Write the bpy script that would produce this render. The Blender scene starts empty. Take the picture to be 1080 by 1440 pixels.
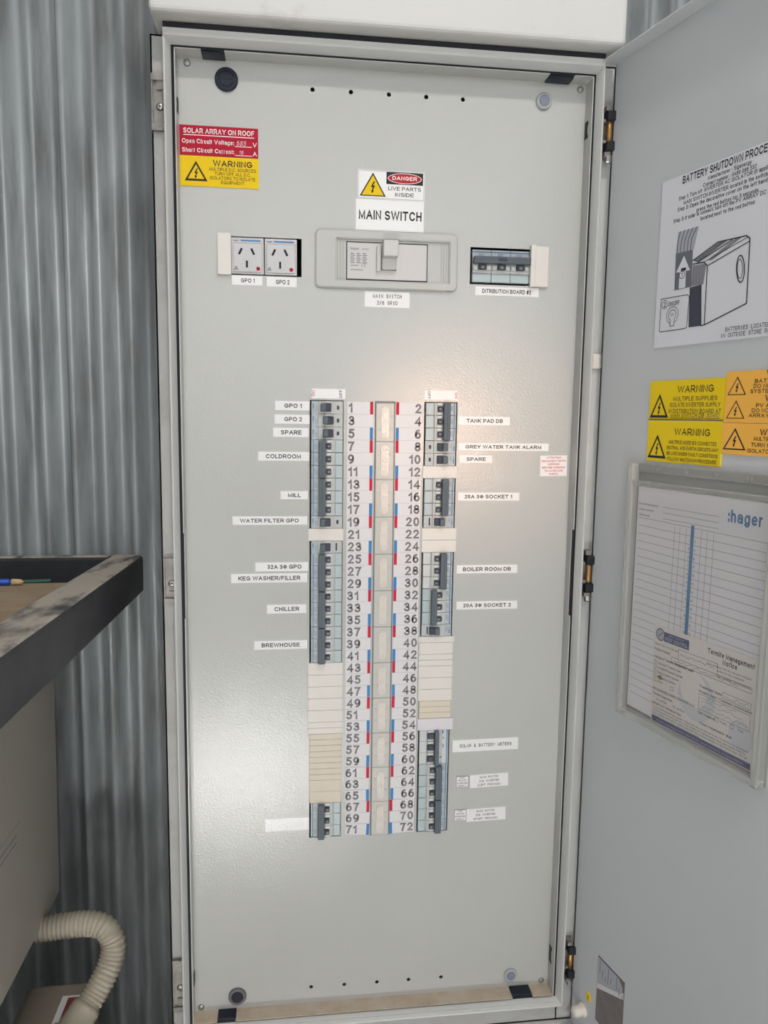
import bpy, bmesh, math, random
from mathutils import Matrix, Vector, Euler
random.seed(7)
scene = bpy.context.scene
COL = scene.collection
PI = math.pi

# ------------------------------------------------------------------ camera
FPX, PITCH, YAW, ROLL = 1079.726, -0.1247, 0.12393, 0.01337
CAM = Vector((0.14363, -1.06135, 0.90107))
_cp, _sp, _cy, _sy = math.cos(PITCH), math.sin(PITCH), math.cos(YAW), math.sin(YAW)
_F = Vector((_sy * _cp, _cy * _cp, _sp)); _R0 = Vector((_cy, -_sy, 0)); _U0 = _R0.cross(_F)
_R = _R0 * math.cos(ROLL) + _U0 * math.sin(ROLL); _U = _U0 * math.cos(ROLL) - _R0 * math.sin(ROLL)
cd = bpy.data.cameras.new('camera'); cam = bpy.data.objects.new('camera', cd); COL.objects.link(cam)
cd.sensor_fit = 'HORIZONTAL'; cd.sensor_width = 36.0; cd.lens = 36.0 * FPX / 1080.0; cd.clip_start = 0.02
cam.matrix_world = Matrix(((_R.x, _U.x, -_F.x, CAM.x), (_R.y, _U.y, -_F.y, CAM.y), (_R.z, _U.z, -_F.z, CAM.z), (0, 0, 0, 1)))
scene.camera = cam

# ------------------------------------------------------------------ light
vs = scene.view_settings
vs.view_transform = 'Standard'; vs.look = 'None'; vs.gamma = 1.0; vs.use_curve_mapping = False; vs.exposure = -0.1
world = bpy.data.worlds.new('sky'); scene.world = world; world.use_nodes = True
_bg = world.node_tree.nodes['Background']; _bg.inputs[0].default_value = (0.98, 0.985, 1.0, 1); _bg.inputs[1].default_value = 0.35

def lamp(name, kind, loc, target, energy, color, **kw):
    l = bpy.data.lights.new(name, kind); l.energy = energy; l.color = color
    for k, v in kw.items(): setattr(l, k, v)
    o = bpy.data.objects.new(name, l); COL.objects.link(o); o.location = loc
    o.rotation_euler = (Vector(target) - Vector(loc)).to_track_quat('-Z', 'Y').to_euler()
    return o
lamp('skylight', 'AREA', (0.55, -2.3, 3.6), (0.25, 0, 0.7), 48, (1.0, 0.98, 0.95), shape='RECTANGLE', size=0.25, size_y=0.10)
lamp('doorway_daylight', 'AREA', (0.9, -4.2, 1.7), (0.25, 0, 0.8), 50, (0.98, 0.99, 1.0), shape='RECTANGLE', size=3.4, size_y=2.0)
lamp('sun_through_roof', 'SPOT', (-0.05, -1.95, 3.2), (-0.05, -1.95, 0), 52000, (1.0, 0.99, 0.97), spot_size=math.radians(13), spot_blend=0.3, shadow_soft_size=0.02)
lamp('warm_lamp', 'SPOT', (0.84, -2.65, 0.82), (0.42, 0, 0.86), 60, (1.0, 0.62, 0.42), spot_size=math.radians(11), spot_blend=1.0, shadow_soft_size=0.06)

# ------------------------------------------------------------------ pixel to place (measuring the photograph on known planes)
def ray(px, py): return _F + _R * ((px - 540) / FPX) + _U * ((720 - py) / FPX)
def hit(px, py, o, n):
    d = ray(px, py); return CAM + d * ((Vector(o) - CAM).dot(Vector(n)) / d.dot(Vector(n)))
D = 0.025                    # depth of the panel face behind its folded edge
W, H = 0.5546, 1.3603        # panel
ROW0, PITCH_ROW = 0.92056, 0.018
DTH = math.radians(76.01)    # door
DO = Vector((0.583, -0.004, 0.0)); DD = Vector((math.cos(DTH), -math.sin(DTH), 0)); DN = Vector((-math.sin(DTH), -math.cos(DTH), 0))
def pan(px, py, y=D): p = hit(px, py, (0, y, 0), (0, 1, 0)); return p.x, p.z
def dor(px, py): p = hit(px, py, DO, DN) - DO; return p.dot(DD), p.z
def rect(f, x0, y0, x1, y1):
    """centre, width, height of a pixel box on a plane"""
    mx, my = (x0 + x1) / 2, (y0 + y1) / 2
    c = f(mx, my); a = f(x0, my); b = f(x1, my); t = f(mx, y0); u = f(mx, y1)
    return (a[0] + b[0]) / 2, (t[1] + u[1]) / 2, b[0] - a[0], t[1] - u[1]
RX = Matrix.Rotation(PI / 2, 4, 'X')
def PM(x, z, y=D, a=0.0): return Matrix.Translation((x, y, z)) @ RX @ Matrix.Rotation(a, 4, 'Z')
def DM(u, v, a=0.0, w=0.0): return Matrix.Translation(DO + DD * u + DN * w + Vector((0, 0, v))) @ Matrix.Rotation(-DTH, 4, 'Z') @ RX @ Matrix.Rotation(a, 4, 'Z')

# ------------------------------------------------------------------ materials
def lin(c): return tuple(((v / 255) / 12.92 if v / 255 <= 0.04045 else ((v / 255 + 0.055) / 1.055) ** 2.4) for v in c) + (1,)
MATS = {}
def mat(name, rgb, rough=0.5, metal=0.0, spec=0.5, bump=0.0, bscale=300, var=0.0, vscale=8, rgb2=None, thr=None, coat=0, trans=0, alpha=None, stretch=None, bdist=0.001):
    m = bpy.data.materials.new(name); m.use_nodes = True; nt = m.node_tree; b = nt.nodes['Principled BSDF']
    c = lin(rgb); b.inputs['Base Color'].default_value = c
    b.inputs['Roughness'].default_value = rough; b.inputs['Metallic'].default_value = metal
    b.inputs['Specular IOR Level'].default_value = spec
    if coat: b.inputs['Coat Weight'].default_value = coat; b.inputs['Coat Roughness'].default_value = 0.15
    if trans: b.inputs['Transmission Weight'].default_value = trans
    if alpha is not None: b.inputs['Alpha'].default_value = alpha
    tc = nt.nodes.new('ShaderNodeTexCoord')
    mp = nt.nodes.new('ShaderNodeMapping'); nt.links.new(tc.outputs['Object'], mp.inputs[0])
    if stretch: mp.inputs['Scale'].default_value = stretch
    if rgb2 is not None or var:
        n = nt.nodes.new('ShaderNodeTexNoise'); n.inputs['Scale'].default_value = vscale; n.inputs['Detail'].default_value = 6; n.inputs['Roughness'].default_value = 0.6
        nt.links.new(mp.outputs[0], n.inputs['Vector'])
        r = nt.nodes.new('ShaderNodeValToRGB'); nt.links.new(n.outputs[0], r.inputs[0])
        lo, hi = thr or (0.3, 0.7)
        r.color_ramp.elements[0].position = lo; r.color_ramp.elements[1].position = hi
        r.color_ramp.elements[0].color = c
        if rgb2 is not None: r.color_ramp.elements[1].color = lin(rgb2)
        else: r.color_ramp.elements[1].color = tuple(min(1, v * (1 + var)) for v in c[:3]) + (1,)
        nt.links.new(r.outputs[0], b.inputs['Base Color'])
    if bump:
        n2 = nt.nodes.new('ShaderNodeTexNoise'); n2.inputs['Scale'].default_value = bscale; n2.inputs['Detail'].default_value = 2
        nt.links.new(tc.outputs['Object'], n2.inputs['Vector'])
        bp = nt.nodes.new('ShaderNodeBump'); bp.inputs['Strength'].default_value = bump; bp.inputs['Distance'].default_value = bdist
        nt.links.new(n2.outputs[0], bp.inputs['Height']); nt.links.new(bp.outputs[0], b.inputs['Normal'])
    MATS[name] = m
    return m
mat('panel_paint', (184, 184, 180), 0.17, bump=1.0, bscale=430, bdist=0.00026, var=0.04, vscale=5, spec=0.5)
mat('cabinet_paint', (203, 203, 200), 0.4, bump=1.0, bdist=0.00015, bscale=500, var=0.04, vscale=6)
mat('strip_paint', (186, 186, 184), 0.45, bump=1.0, bdist=0.00015, bscale=400, rgb2=(172, 168, 160), thr=(0.55, 0.85), vscale=14)
mat('shaded_strip_paint', (166, 165, 162), 0.5, rgb2=(140, 137, 131), thr=(0.45, 0.8), vscale=12, bump=1.0, bdist=0.00015, bscale=400)  # strip paint in a darker tone, shade of the left flange put into colour
mat('door_paint', (203, 206, 208), 0.42, bump=1.0, bdist=0.00015, bscale=420, var=0.04, vscale=4)
mat('hood_paint', (214, 212, 208), 0.45, bump=0.1, bscale=300, rgb2=(188, 185, 178), thr=(0.62, 0.8), vscale=9)
mat('dust_paint', (178, 160, 138), 0.8, rgb2=(196, 186, 172), thr=(0.35, 0.75), vscale=30, bump=0.2, bscale=600)
mat('ledge_paint', (200, 202, 198), 0.5, rgb2=(176, 168, 154), thr=(0.5, 0.75), vscale=18)
mat('black_rubber', (30, 31, 36), 0.5, spec=0.22)
mat('knob_black', (34, 37, 48), 0.5, spec=0.22)
mat('knob_grey', (118, 121, 134), 0.5, spec=0.3)
mat('knob_ring', (164, 165, 168), 0.5, spec=0.3)
mat('dark_inside', (26, 27, 30), 0.8)
mat('steel', (165, 163, 158), 0.35, metal=0.85, var=0.15, vscale=60)
mat('old_steel', (150, 147, 142), 0.5, metal=0.6, rgb2=(112, 106, 100), vscale=80)
mat('brass', (176, 130, 72), 0.35, metal=0.7)
mat('label_white', (246, 244, 242), 0.35)
mat('label_gloss', (248, 247, 246), 0.14, bump=1.0, bscale=220, bdist=0.0008, coat=0.8)
mat('ink_black', (42, 40, 42), 0.5, spec=0.22)
mat('ink_soft', (92, 90, 92), 0.5)
mat('ink_number', (108, 103, 104), 0.5)
mat('ink_red', (196, 62, 78), 0.5)
mat('ink_blue', (58, 118, 168), 0.45)
mat('ink_navy', (52, 62, 118), 0.5)
mat('ink_line', (128, 126, 132), 0.6)
mat('sign_red', (164, 12, 42), 0.5, spec=0.22)
mat('danger_red', (176, 36, 44), 0.5, spec=0.22)
mat('sign_yellow', (228, 192, 14), 0.5, spec=0.22)
mat('sign_yellow_old', (240, 208, 24), 0.5, spec=0.22)
mat('sign_orange', (252, 190, 82), 0.5, spec=0.22)
mat('sign_pink', (226, 190, 198), 0.4)
mat('tag_white', (226, 223, 224), 0.4)
mat('tag_red', (184, 20, 52), 0.5, spec=0.22)
mat('tag_blue', (52, 120, 178), 0.5, spec=0.22)
mat('blank_white', (228, 222, 214), 0.4)
mat('blank_cream', (214, 203, 184), 0.45, var=0.04, vscale=40)
mat('blank_cool', (222, 218, 222), 0.4)
mat('mcb_grey', (186, 188, 186), 0.45)
mat('mcb_face', (176, 184, 188), 0.4)
mat('mcb_cover', (176, 189, 191), 0.35)
mat('mcb_blue', (84, 120, 154), 0.45)
mat('mcb_pale', (206, 208, 206), 0.4)
mat('mcb_dark', (86, 94, 100), 0.5, spec=0.22)
mat('mcb_black', (62, 66, 74), 0.5, spec=0.22)
mat('mcb_white', (222, 222, 218), 0.4)
mat('surround', (190, 189, 184), 0.42, bump=0.05, bscale=500)
mat('switch_face', (206, 202, 199), 0.4)
mat('socket_face', (202, 200, 200), 0.35)
mat('cover_strip', (196, 193, 186), 0.3, trans=0.0)
mat('cover_bead', (226, 218, 208), 0.16, bump=0.8, bscale=220, coat=0.6)
mat('galvanised', (176, 181, 183), 0.48, metal=0.3, spec=0.4, rgb2=(128, 129, 128), thr=(0.42, 0.72), vscale=9, stretch=(3, 3, 0.45), bump=0.05, bscale=200)
mat('concrete', (160, 160, 159), 0.85, var=0.15, vscale=6)
mat('frame_black', (48, 49, 53), 0.5, spec=0.22, rgb2=(70, 72, 74), thr=(0.45, 0.8), vscale=10)
mat('frame_dust', (168, 160, 147), 0.9, rgb2=(66, 66, 68), thr=(0.46, 0.60), vscale=8, stretch=(2.4, 0.9, 1))
mat('machine_beige', (182, 176, 164), 0.55, var=0.06, vscale=5)
mat('board_brown', (158, 138, 112), 0.9, rgb2=(128, 104, 80), thr=(0.4, 0.8), vscale=12)
mat('pen_blue', (28, 82, 190), 0.4)
mat('wood', (206, 176, 130), 0.7)
mat('green_plastic', (34, 96, 72), 0.5)
mat('conduit', (162, 154, 138), 0.55, var=0.1, vscale=30)
mat('box_beige', (136, 127, 114), 0.55, var=0.06, vscale=8)
mat('sticker_red', (132, 62, 62), 0.5)
mat('paper_white', (248, 245, 248), 0.6)
mat('paper_cream', (244, 236, 230), 0.6)
mat('mark_grey', (176, 178, 188), 0.6)
mat('watermark', (222, 222, 228), 0.6)
mat('sign_white', (236, 236, 242), 0.4)
mat('sketch_grey', (96, 98, 106), 0.5)
mat('sketch_dark', (52, 54, 70), 0.5)
mat('plate_grey', (120, 112, 110), 0.4, rgb2=(96, 88, 88), vscale=60)
mat('cream_cap', (222, 214, 204), 0.45)
def clear_mat(name, fac, col):
    m = bpy.data.materials.new(name); m.use_nodes = True; nt = m.node_tree
    for n in list(nt.nodes): nt.nodes.remove(n)
    o = nt.nodes.new('ShaderNodeOutputMaterial'); mx = nt.nodes.new('ShaderNodeMixShader')
    t = nt.nodes.new('ShaderNodeBsdfTransparent'); t.inputs[0].default_value = (0.96, 0.96, 0.96, 1)
    g = nt.nodes.new('ShaderNodeBsdfPrincipled'); g.inputs['Base Color'].default_value = col; g.inputs['Roughness'].default_value = 0.25
    mx.inputs[0].default_value = fac
    nt.links.new(t.outputs[0], mx.inputs[1]); nt.links.new(g.outputs[0], mx.inputs[2]); nt.links.new(mx.outputs[0], o.inputs[0])
    MATS[name] = m
clear_mat('clear_plastic', 0.10, (0.7, 0.7, 0.68, 1)); clear_mat('holder_plastic', 0.36, (0.64, 0.64, 0.60, 1))

# ------------------------------------------------------------------ mesh building
# a plain sans-serif lettering made of even strokes; boxes are 0..1, (ink width, strokes)
def arc(cx, cy, rx, ry, a0, a1):
    n = max(3, int(abs(a1 - a0) / 24)); return [(cx + rx * math.cos(math.radians(a0 + (a1 - a0) * k / n)), cy + ry * math.sin(math.radians(a0 + (a1 - a0) * k / n))) for k in range(n + 1)]
X = 0.70
_bowl = lambda x0, x1, y0, y1: arc((x0 + x1) / 2, (y0 + y1) / 2, (x1 - x0) / 2, (y1 - y0) / 2, 0, 360)
_lc = (0.56, X)
FONT = {
 'A': (.90, [[(0, 0), (.5, 1), (1, 0)], [(.2, .36), (.8, .36)]]),
 'B': (.76, [[(0, 0), (0, 1), (.6, 1)] + arc(.6, .76, .34, .24, 80, -80) + [(0, .52)], [(.6, .52)] + arc(.64, .26, .36, .26, 80, -80) + [(0, 0)]]),
 'C': (.88, [arc(.52, .5, .52, .5, 38, 322)]), 'D': (.82, [[(0, 0), (0, 1), (.45, 1)] + arc(.45, .5, .55, .5, 80, -80) + [(.45, 0), (0, 0)]]),
 'E': (.72, [[(1, 1), (0, 1), (0, 0), (1, 0)], [(0, .52), (.92, .52)]]), 'F': (.68, [[(1, 1), (0, 1), (0, 0)], [(0, .5), (.85, .5)]]),
 'G': (.92, [arc(.5, .5, .5, .5, 40, 320) + [(.98, .2), (.98, .46), (.55, .46)]]), 'H': (.76, [[(0, 0), (0, 1)], [(1, 0), (1, 1)], [(0, .52), (1, .52)]]),
 'I': (.13, [[(.5, 0), (.5, 1)]]), 'J': (.55, [[(1, 1), (1, .3)] + arc(.5, .3, .5, .3, 0, -180)]), 'K': (.80, [[(0, 0), (0, 1)], [(1, 1), (0, .36)], [(.3, .58), (1, 0)]]),
 'L': (.62, [[(0, 1), (0, 0), (1, 0)]]), 'M': (.92, [[(0, 0), (0, 1), (.5, .08), (1, 1), (1, 0)]]), 'N': (.76, [[(0, 0), (0, 1), (1, 0), (1, 1)]]),
 'O': (.96, [arc(.5, .5, .5, .5, 90, 450)]), 'P': (.76, [[(0, 0), (0, 1), (.6, 1)] + arc(.6, .72, .4, .28, 80, -80) + [(.6, .44), (0, .44)]]),
 'Q': (.96, [arc(.5, .5, .5, .5, 90, 450), [(.6, .25), (1, -.05)]]), 'R': (.82, [[(0, 0), (0, 1), (.6, 1)] + arc(.6, .73, .36, .27, 80, -80) + [(.6, .46), (0, .46)], [(.5, .46), (1, 0)]]),
 'S': (.76, [arc(.5, .76, .46, .24, 25, 250) + [(.6, .48)] + arc(.52, .26, .48, .26, 60, -160)]),
 'T': (.80, [[(0, 1), (1, 1)], [(.5, 1), (.5, 0)]]), 'U': (.76, [[(0, 1), (0, .36)] + arc(.5, .36, .5, .36, 180, 360) + [(1, 1)]]),
 'V': (.88, [[(0, 1), (.5, 0), (1, 1)]]), 'W': (1.24, [[(0, 1), (.25, 0), (.5, 1), (.75, 0), (1, 1)]]), 'X': (.84, [[(0, 0), (1, 1)], [(0, 1), (1, 0)]]),
 'Y': (.86, [[(0, 1), (.5, .44), (1, 1)], [(.5, .44), (.5, 0)]]), 'Z': (.78, [[(0, 1), (1, 1), (0, 0), (1, 0)]]),
 '0': (.60, [arc(.5, .5, .5, .5, 90, 450)]), '1': (.36, [[(0, .74), (.6, .86), (1, 1), (1, 0)]]), '2': (.60, [arc(.5, .72, .47, .28, 165, -30) + [(.02, 0), (1, 0)]]),
 '3': (.60, [arc(.48, .75, .42, .25, 160, -80) + [(.4, .53)], [(.4, .53)] + arc(.5, .27, .5, .27, 80, -160)]), '4': (.64, [[(.78, 0), (.78, 1), (0, .28), (1, .28)]]),
 '5': (.60, [[(.92, 1), (.2, 1), (.1, .5)] + arc(.48, .33, .52, .33, 125, -150)]), '6': (.60, [arc(.5, .32, .5, .32, 0, 360), arc(.6, .5, .6, .5, 62, 200)]),
 '7': (.60, [[(0, 1), (1, 1), (.55, .5), (.35, 0)]]), '8': (.60, [arc(.5, .76, .42, .24, 90, 450), arc(.5, .27, .5, .27, 90, 450)]), '9': (.60, [arc(.5, .68, .5, .32, 0, 360), arc(.4, .5, .6, .5, 20, -118)]),
 'a': (.56, [arc(.46, .2, .46, .2, 0, 360), [(1, 0), (1, .45)] + arc(.5, .45, .5, .25, 0, 155)]), 'b': (.56, [[(0, 0), (0, 1)], _bowl(0, 1, 0, X)]), 'c': (.52, [arc(.52, .35, .52, .35, 45, 315)]),
 'd': (.56, [[(1, 0), (1, 1)], _bowl(0, 1, 0, X)]), 'e': (.56, [[(0.02, .36), (1, .36)] + arc(.5, .35, .5, .35, 0, 315)]), 'f': (.34, [[(.4, 0), (.4, .75)] + arc(.8, .8, .4, .2, 180, 90), [(0, X), (.95, X)]]),
 'g': (.56, [_bowl(0, 1, 0, X), [(1, X), (1, -.05)] + arc(.5, -.05, .5, .2, 0, -160)]), 'h': (.52, [[(0, 0), (0, 1)], arc(.5, .42, .5, .28, 180, 0) + [(1, 0)]]), 'i': (.12, [[(.5, 0), (.5, X)], [(.5, .9), (.5, 1)]]),
 'j': (.2, [[(.8, X), (.8, -.25), (0, -.25)], [(.8, .9), (.8, 1)]]), 'k': (.52, [[(0, 0), (0, 1)], [(.95, X), (0, .25)], [(.35, .42), (1, 0)]]), 'l': (.12, [[(.5, 0), (.5, 1)]]),
 'm': (.86, [[(0, 0), (0, X)], arc(.25, .45, .25, .25, 180, 0) + [(.5, 0)], arc(.75, .45, .25, .25, 180, 0) + [(1, 0)]]), 'n': (.52, [[(0, 0), (0, X)], arc(.5, .42, .5, .28, 180, 0) + [(1, 0)]]),
 'o': (.58, [_bowl(0, 1, 0, X)]), 'p': (.56, [[(0, X), (0, -.27)], _bowl(0, 1, 0, X)]), 'q': (.56, [[(1, X), (1, -.27)], _bowl(0, 1, 0, X)]), 'r': (.34, [[(0, 0), (0, X)], arc(.7, .4, .7, .3, 180, 80)]),
 's': (.50, [arc(.5, .53, .46, .17, 25, 250) + [(.6, .34)] + arc(.52, .18, .48, .18, 60, -160)]), 't': (.32, [[(.45, .9), (.45, .15)] + arc(.85, .15, .4, .15, 180, 270), [(0, X), (.95, X)]]),
 'u': (.52, [[(0, X), (0, .28)] + arc(.5, .28, .5, .28, 180, 360), [(1, 0), (1, X)]]), 'v': (.54, [[(0, X), (.5, 0), (1, X)]]), 'w': (.80, [[(0, X), (.25, 0), (.5, X), (.75, 0), (1, X)]]),
 'x': (.52, [[(0, 0), (1, X)], [(0, X), (1, 0)]]), 'y': (.54, [[(0, X), (.5, 0)], [(1, X), (.4, -.25), (.1, -.26)]]), 'z': (.50, [[(0, X), (1, X), (0, 0), (1, 0)]]),
 '.': (.12, [[(.5, 0), (.5, .1)]]), ',': (.12, [[(.6, .08), (.3, -.12)]]), ':': (.12, [[(.5, 0), (.5, .1)], [(.5, .55), (.5, .65)]]), '/': (.40, [[(0, 0), (1, 1)]]), '-': (.36, [[(0, .4), (1, .4)]]), '!': (.12, [[(.5, 0), (.5, .1)], [(.5, .3), (.5, 1)]]),
 '#': (.62, [[(.2, 0), (.4, 1)], [(.6, 0), (.8, 1)], [(0, .34), (1, .34)], [(0, .68), (1, .68)]]), '(': (.24, [arc(1.2, .4, 1.2, .65, 125, 235)]), ')': (.24, [arc(-.2, .4, 1.2, .65, 55, -55)]),
 '&': (.80, [[(1, 0), (.3, .68)] + arc(.45, .82, .25, .18, 200, -60) + [(.2, .45)] + arc(.38, .26, .38, .26, 130, 300) + [(.95, .42)]]),
 '\u03a6': (.92, [[(.5, 0), (.5, 1)], arc(.5, .5, .5, .3, 90, 450)]),
}
_glyph = {}
def glyphs(s, bold):
    """outline-free lettering of unit cap height"""
    k = (s, bold)
    if k in _glyph: return _glyph[k]
    t = 0.135 + bold * 3.6; V = []; Fc = []; x = 0.0
    for ch in s:
        if ch == ' ': x += 0.40; continue
        w, strokes = FONT[ch]; w += (t - 0.135) * 0.9
        for st in strokes:
            P = [(x + t / 2 + p[0] * max(w - t, 0.001), t / 2 + p[1] * (1 - t)) for p in st]
            Q = [P[0]]
            for p in P[1:]:
                if math.hypot(p[0] - Q[-1][0], p[1] - Q[-1][1]) > 1e-4: Q.append(p)
            closed = len(Q) > 3 and math.hypot(Q[0][0] - Q[-1][0], Q[0][1] - Q[-1][1]) < 1e-3
            if closed: Q = Q[:-1]
            n = len(Q); o = len(V)
            for i in range(n):
                a = Q[i - 1] if (i or closed) else None; c = Q[(i + 1) % n] if (i < n - 1 or closed) else None; p = Q[i]
                ds = []
                for u, v in ((a, p), (p, c)):
                    if u and v: l = math.hypot(v[0] - u[0], v[1] - u[1]); ds.append(((v[0] - u[0]) / l, (v[1] - u[1]) / l))
                nx = -sum(d[1] for d in ds); ny = sum(d[0] for d in ds); l = math.hypot(nx, ny)
                if l < 0.35: nx, ny, m_ = -ds[0][1], ds[0][0], 1.0
                else: nx /= l; ny /= l; m_ = min(1.9, 1 / max(0.3, -ds[0][1] * nx + ds[0][0] * ny))
                ex = ey = 0.0
                if not closed and (i == 0 or i == n - 1):
                    sg = -1 if i == 0 else 1; ex, ey = 0, 0
                    if abs(ds[0][1]) > 0.99 or abs(ds[0][0]) > 0.99: ex, ey = ds[0][0] * sg * t / 2, ds[0][1] * sg * t / 2
                    elif abs(ds[0][1]) > 0.5: ey = ds[0][1] * sg * t / 2; ex = ds[0][0] * sg * t / 2
                V.append((p[0] + ex + nx * t / 2 * m_, p[1] + ey + ny * t / 2 * m_)); V.append((p[0] + ex - nx * t / 2 * m_, p[1] + ey - ny * t / 2 * m_))
            for i in range(n if closed else n - 1):
                j = (i + 1) % n; Fc.append((o + 2 * i + 1, o + 2 * j + 1, o + 2 * j, o + 2 * i))
        x += w + 0.155
    _glyph[k] = (V, Fc); return _glyph[k]
CAP = 1.0
def glyph_width(s, bold=0.0):
    v = glyphs(s, bold)[0]
    return max(p[0] for p in v) - min(p[0] for p in v)

class MB:
    def __init__(self): self.v = []; self.f = []; self.m = []; self.mats = []
    def mi(self, m):
        if m not in self.mats: self.mats.append(m)
        return self.mats.index(m)
    def add(self, vs, fs, m=None):
        o = len(self.v); self.v += [tuple(p) for p in vs]; i = self.mi(m) if m else 0
        for f in fs: self.f.append(tuple(o + k for k in f)); self.m.append(i)
        return self
    def box(self, x0, x1, y0, y1, z0, z1, m=None):
        return self.add([(x, y, z) for x in (x0, x1) for y in (y0, y1) for z in (z0, z1)],
                        [(0, 1, 3, 2), (4, 6, 7, 5), (0, 4, 5, 1), (2, 3, 7, 6), (0, 2, 6, 4), (1, 5, 7, 3)], m)
    def rbox(self, x0, x1, y0, y1, z0, z1, r, m=None, seg=2, axis=None):
        bm = bmesh.new(); bmesh.ops.create_cube(bm, size=1)
        for v in bm.verts: v.co = ((x0 + x1) / 2 + v.co.x * (x1 - x0), (y0 + y1) / 2 + v.co.y * (y1 - y0), (z0 + z1) / 2 + v.co.z * (z1 - z0))
        es = bm.edges[:]
        if axis is not None: es = [e for e in es if abs((e.verts[0].co - e.verts[1].co)[axis]) > 1e-7]
        bmesh.ops.bevel(bm, geom=es, offset=r, segments=seg, profile=0.5, affect='EDGES')
        bm.verts.index_update()
        self.add([v.co[:] for v in bm.verts], [[v.index for v in f.verts] for f in bm.faces], m); bm.free(); return self
    def prism(self, pts, z0, z1, m=None):
        n = len(pts)
        a = sum(pts[i][0] * pts[(i + 1) % n][1] - pts[(i + 1) % n][0] * pts[i][1] for i in range(n))
        if a < 0: pts = pts[::-1]
        return self.add([(p[0], p[1], z0) for p in pts] + [(p[0], p[1], z1) for p in pts],
                        [tuple(range(n - 1, -1, -1)), tuple(range(n, 2 * n))] + [(i, (i + 1) % n, n + (i + 1) % n, n + i) for i in range(n)], m)
    def flat(self, pts, z, m=None):
        n = len(pts); a = sum(pts[i][0] * pts[(i + 1) % n][1] - pts[(i + 1) % n][0] * pts[i][1] for i in range(n))
        if a < 0: pts = pts[::-1]
        return self.add([(p[0], p[1], z) for p in pts], [tuple(range(n))], m)
    def line(self, pts, w, z, m=None, closed=False):
        pts = list(pts)
        if closed: pts = pts + [pts[0]]
        for a, b in zip(pts, pts[1:]):
            dx, dy = b[0] - a[0], b[1] - a[1]; l = math.hypot(dx, dy) or 1e-9
            nx, ny = -dy / l * w / 2, dx / l * w / 2; ex, ey = dx / l * w * 0.4, dy / l * w * 0.4
            self.flat([(a[0] - ex + nx, a[1] - ey + ny), (a[0] - ex - nx, a[1] - ey - ny), (b[0] + ex - nx, b[1] + ey - ny), (b[0] + ex + nx, b[1] + ey + ny)], z, m)
        return self
    def ring(self, cx, cy, r0, r1, z, m=None, n=24, sx=1.0):
        vs_ = [(cx + sx * r * math.cos(2 * PI * k / n), cy + r * math.sin(2 * PI * k / n), z) for r in (r0, r1) for k in range(n)]
        return self.add(vs_, [(k, n + k, n + (k + 1) % n, (k + 1) % n) for k in range(n)], m)
    def disc(self, cx, cy, r, z, m=None, n=24, sx=1.0):
        return self.flat([(cx + sx * r * math.cos(2 * PI * k / n), cy + r * math.sin(2 * PI * k / n)) for k in range(n)], z, m)
    def lathe(self, prof, cx=0, cy=0, n=24, m=None):
        """profile of (r, z), turned about z"""
        vs_ = [(cx + r * math.cos(2 * PI * k / n), cy + r * math.sin(2 * PI * k / n), z) for r, z in prof for k in range(n)]
        fs = [(i * n + k, i * n + (k + 1) % n, (i + 1) * n + (k + 1) % n, (i + 1) * n + k) for i in range(len(prof) - 1) for k in range(n)]
        fs.append(tuple(range(n - 1, -1, -1))); fs.append(tuple((len(prof) - 1) * n + k for k in range(n)))
        return self.add(vs_, fs, m)
    def text(self, s, x, y, h, w=None, align='L', z=0.0, bold=0.0, mono=None, prefix=None, a=0.0, m=None, slant=0.0):
        """baseline at y, cap height h, optional width w (of the prefix, if one is given)"""
        if mono:
            adv = w / max(1, len(s)) ; x0 = x - (w / 2 if align == 'C' else w if align == 'R' else 0)
            for i, ch in enumerate(s):
                if ch == ' ': continue
                v, f = glyphs(ch, bold)
                gw = max(p[0] for p in v) - min(p[0] for p in v)
                self.text(ch, x0 + adv * (i + 0.5), y, h, min(adv * 0.82, max(gw * h / CAP, adv * 0.25)), 'C', z, bold, m=m)
            return self
        v, f = glyphs(s, bold)
        if not v: return self
        xs = [p[0] for p in v]; lo, hi = min(xs), max(xs); sy = h / CAP
        sx = sy
        if w:
            ref = glyph_width(prefix, bold) if prefix else hi - lo
            sx = w / ref
        wid = (hi - lo) * sx
        ox = x - (wid / 2 if align == 'C' else wid if align == 'R' else 0)
        ca, sa = math.cos(a), math.sin(a)
        out = []
        for p in v:
            px, py = ox + (p[0] - lo) * sx + slant * p[1] * sy, y + p[1] * sy
            if a: dx, dy = px - x, py - y; px, py = x + dx * ca - dy * sa, y + dx * sa + dy * ca
            out.append((px, py, z))
        return self.add(out, f, m)
    def build(self, name, m=None, parent=None, M=None, smooth=False):
        me = bpy.data.meshes.new(name); me.from_pydata(self.v, [], self.f)
        if self.mats:
            for k in self.mats: me.materials.append(MATS[k])
            me.polygons.foreach_set('material_index', self.m)
        else: me.materials.append(MATS[m])
        if smooth: me.polygons.foreach_set('use_smooth', [True] * len(me.polygons))
        me.update()
        o = bpy.data.objects.new(name, me); COL.objects.link(o)
        if parent: o.parent = parent
        if M is not None: o.matrix_local = M
        return o
def tag(o, label, cat=None, group=None, kind=None):
    if label: o['label'] = label
    if cat: o['category'] = cat
    if group: o['group'] = group
    if kind: o['kind'] = kind
    return o
def thing(name, label, cat, M, group=None):
    o = bpy.data.objects.new(name, None); COL.objects.link(o); o.empty_display_size = 0.02; o.matrix_world = M
    return tag(o, label, cat, group)
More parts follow.
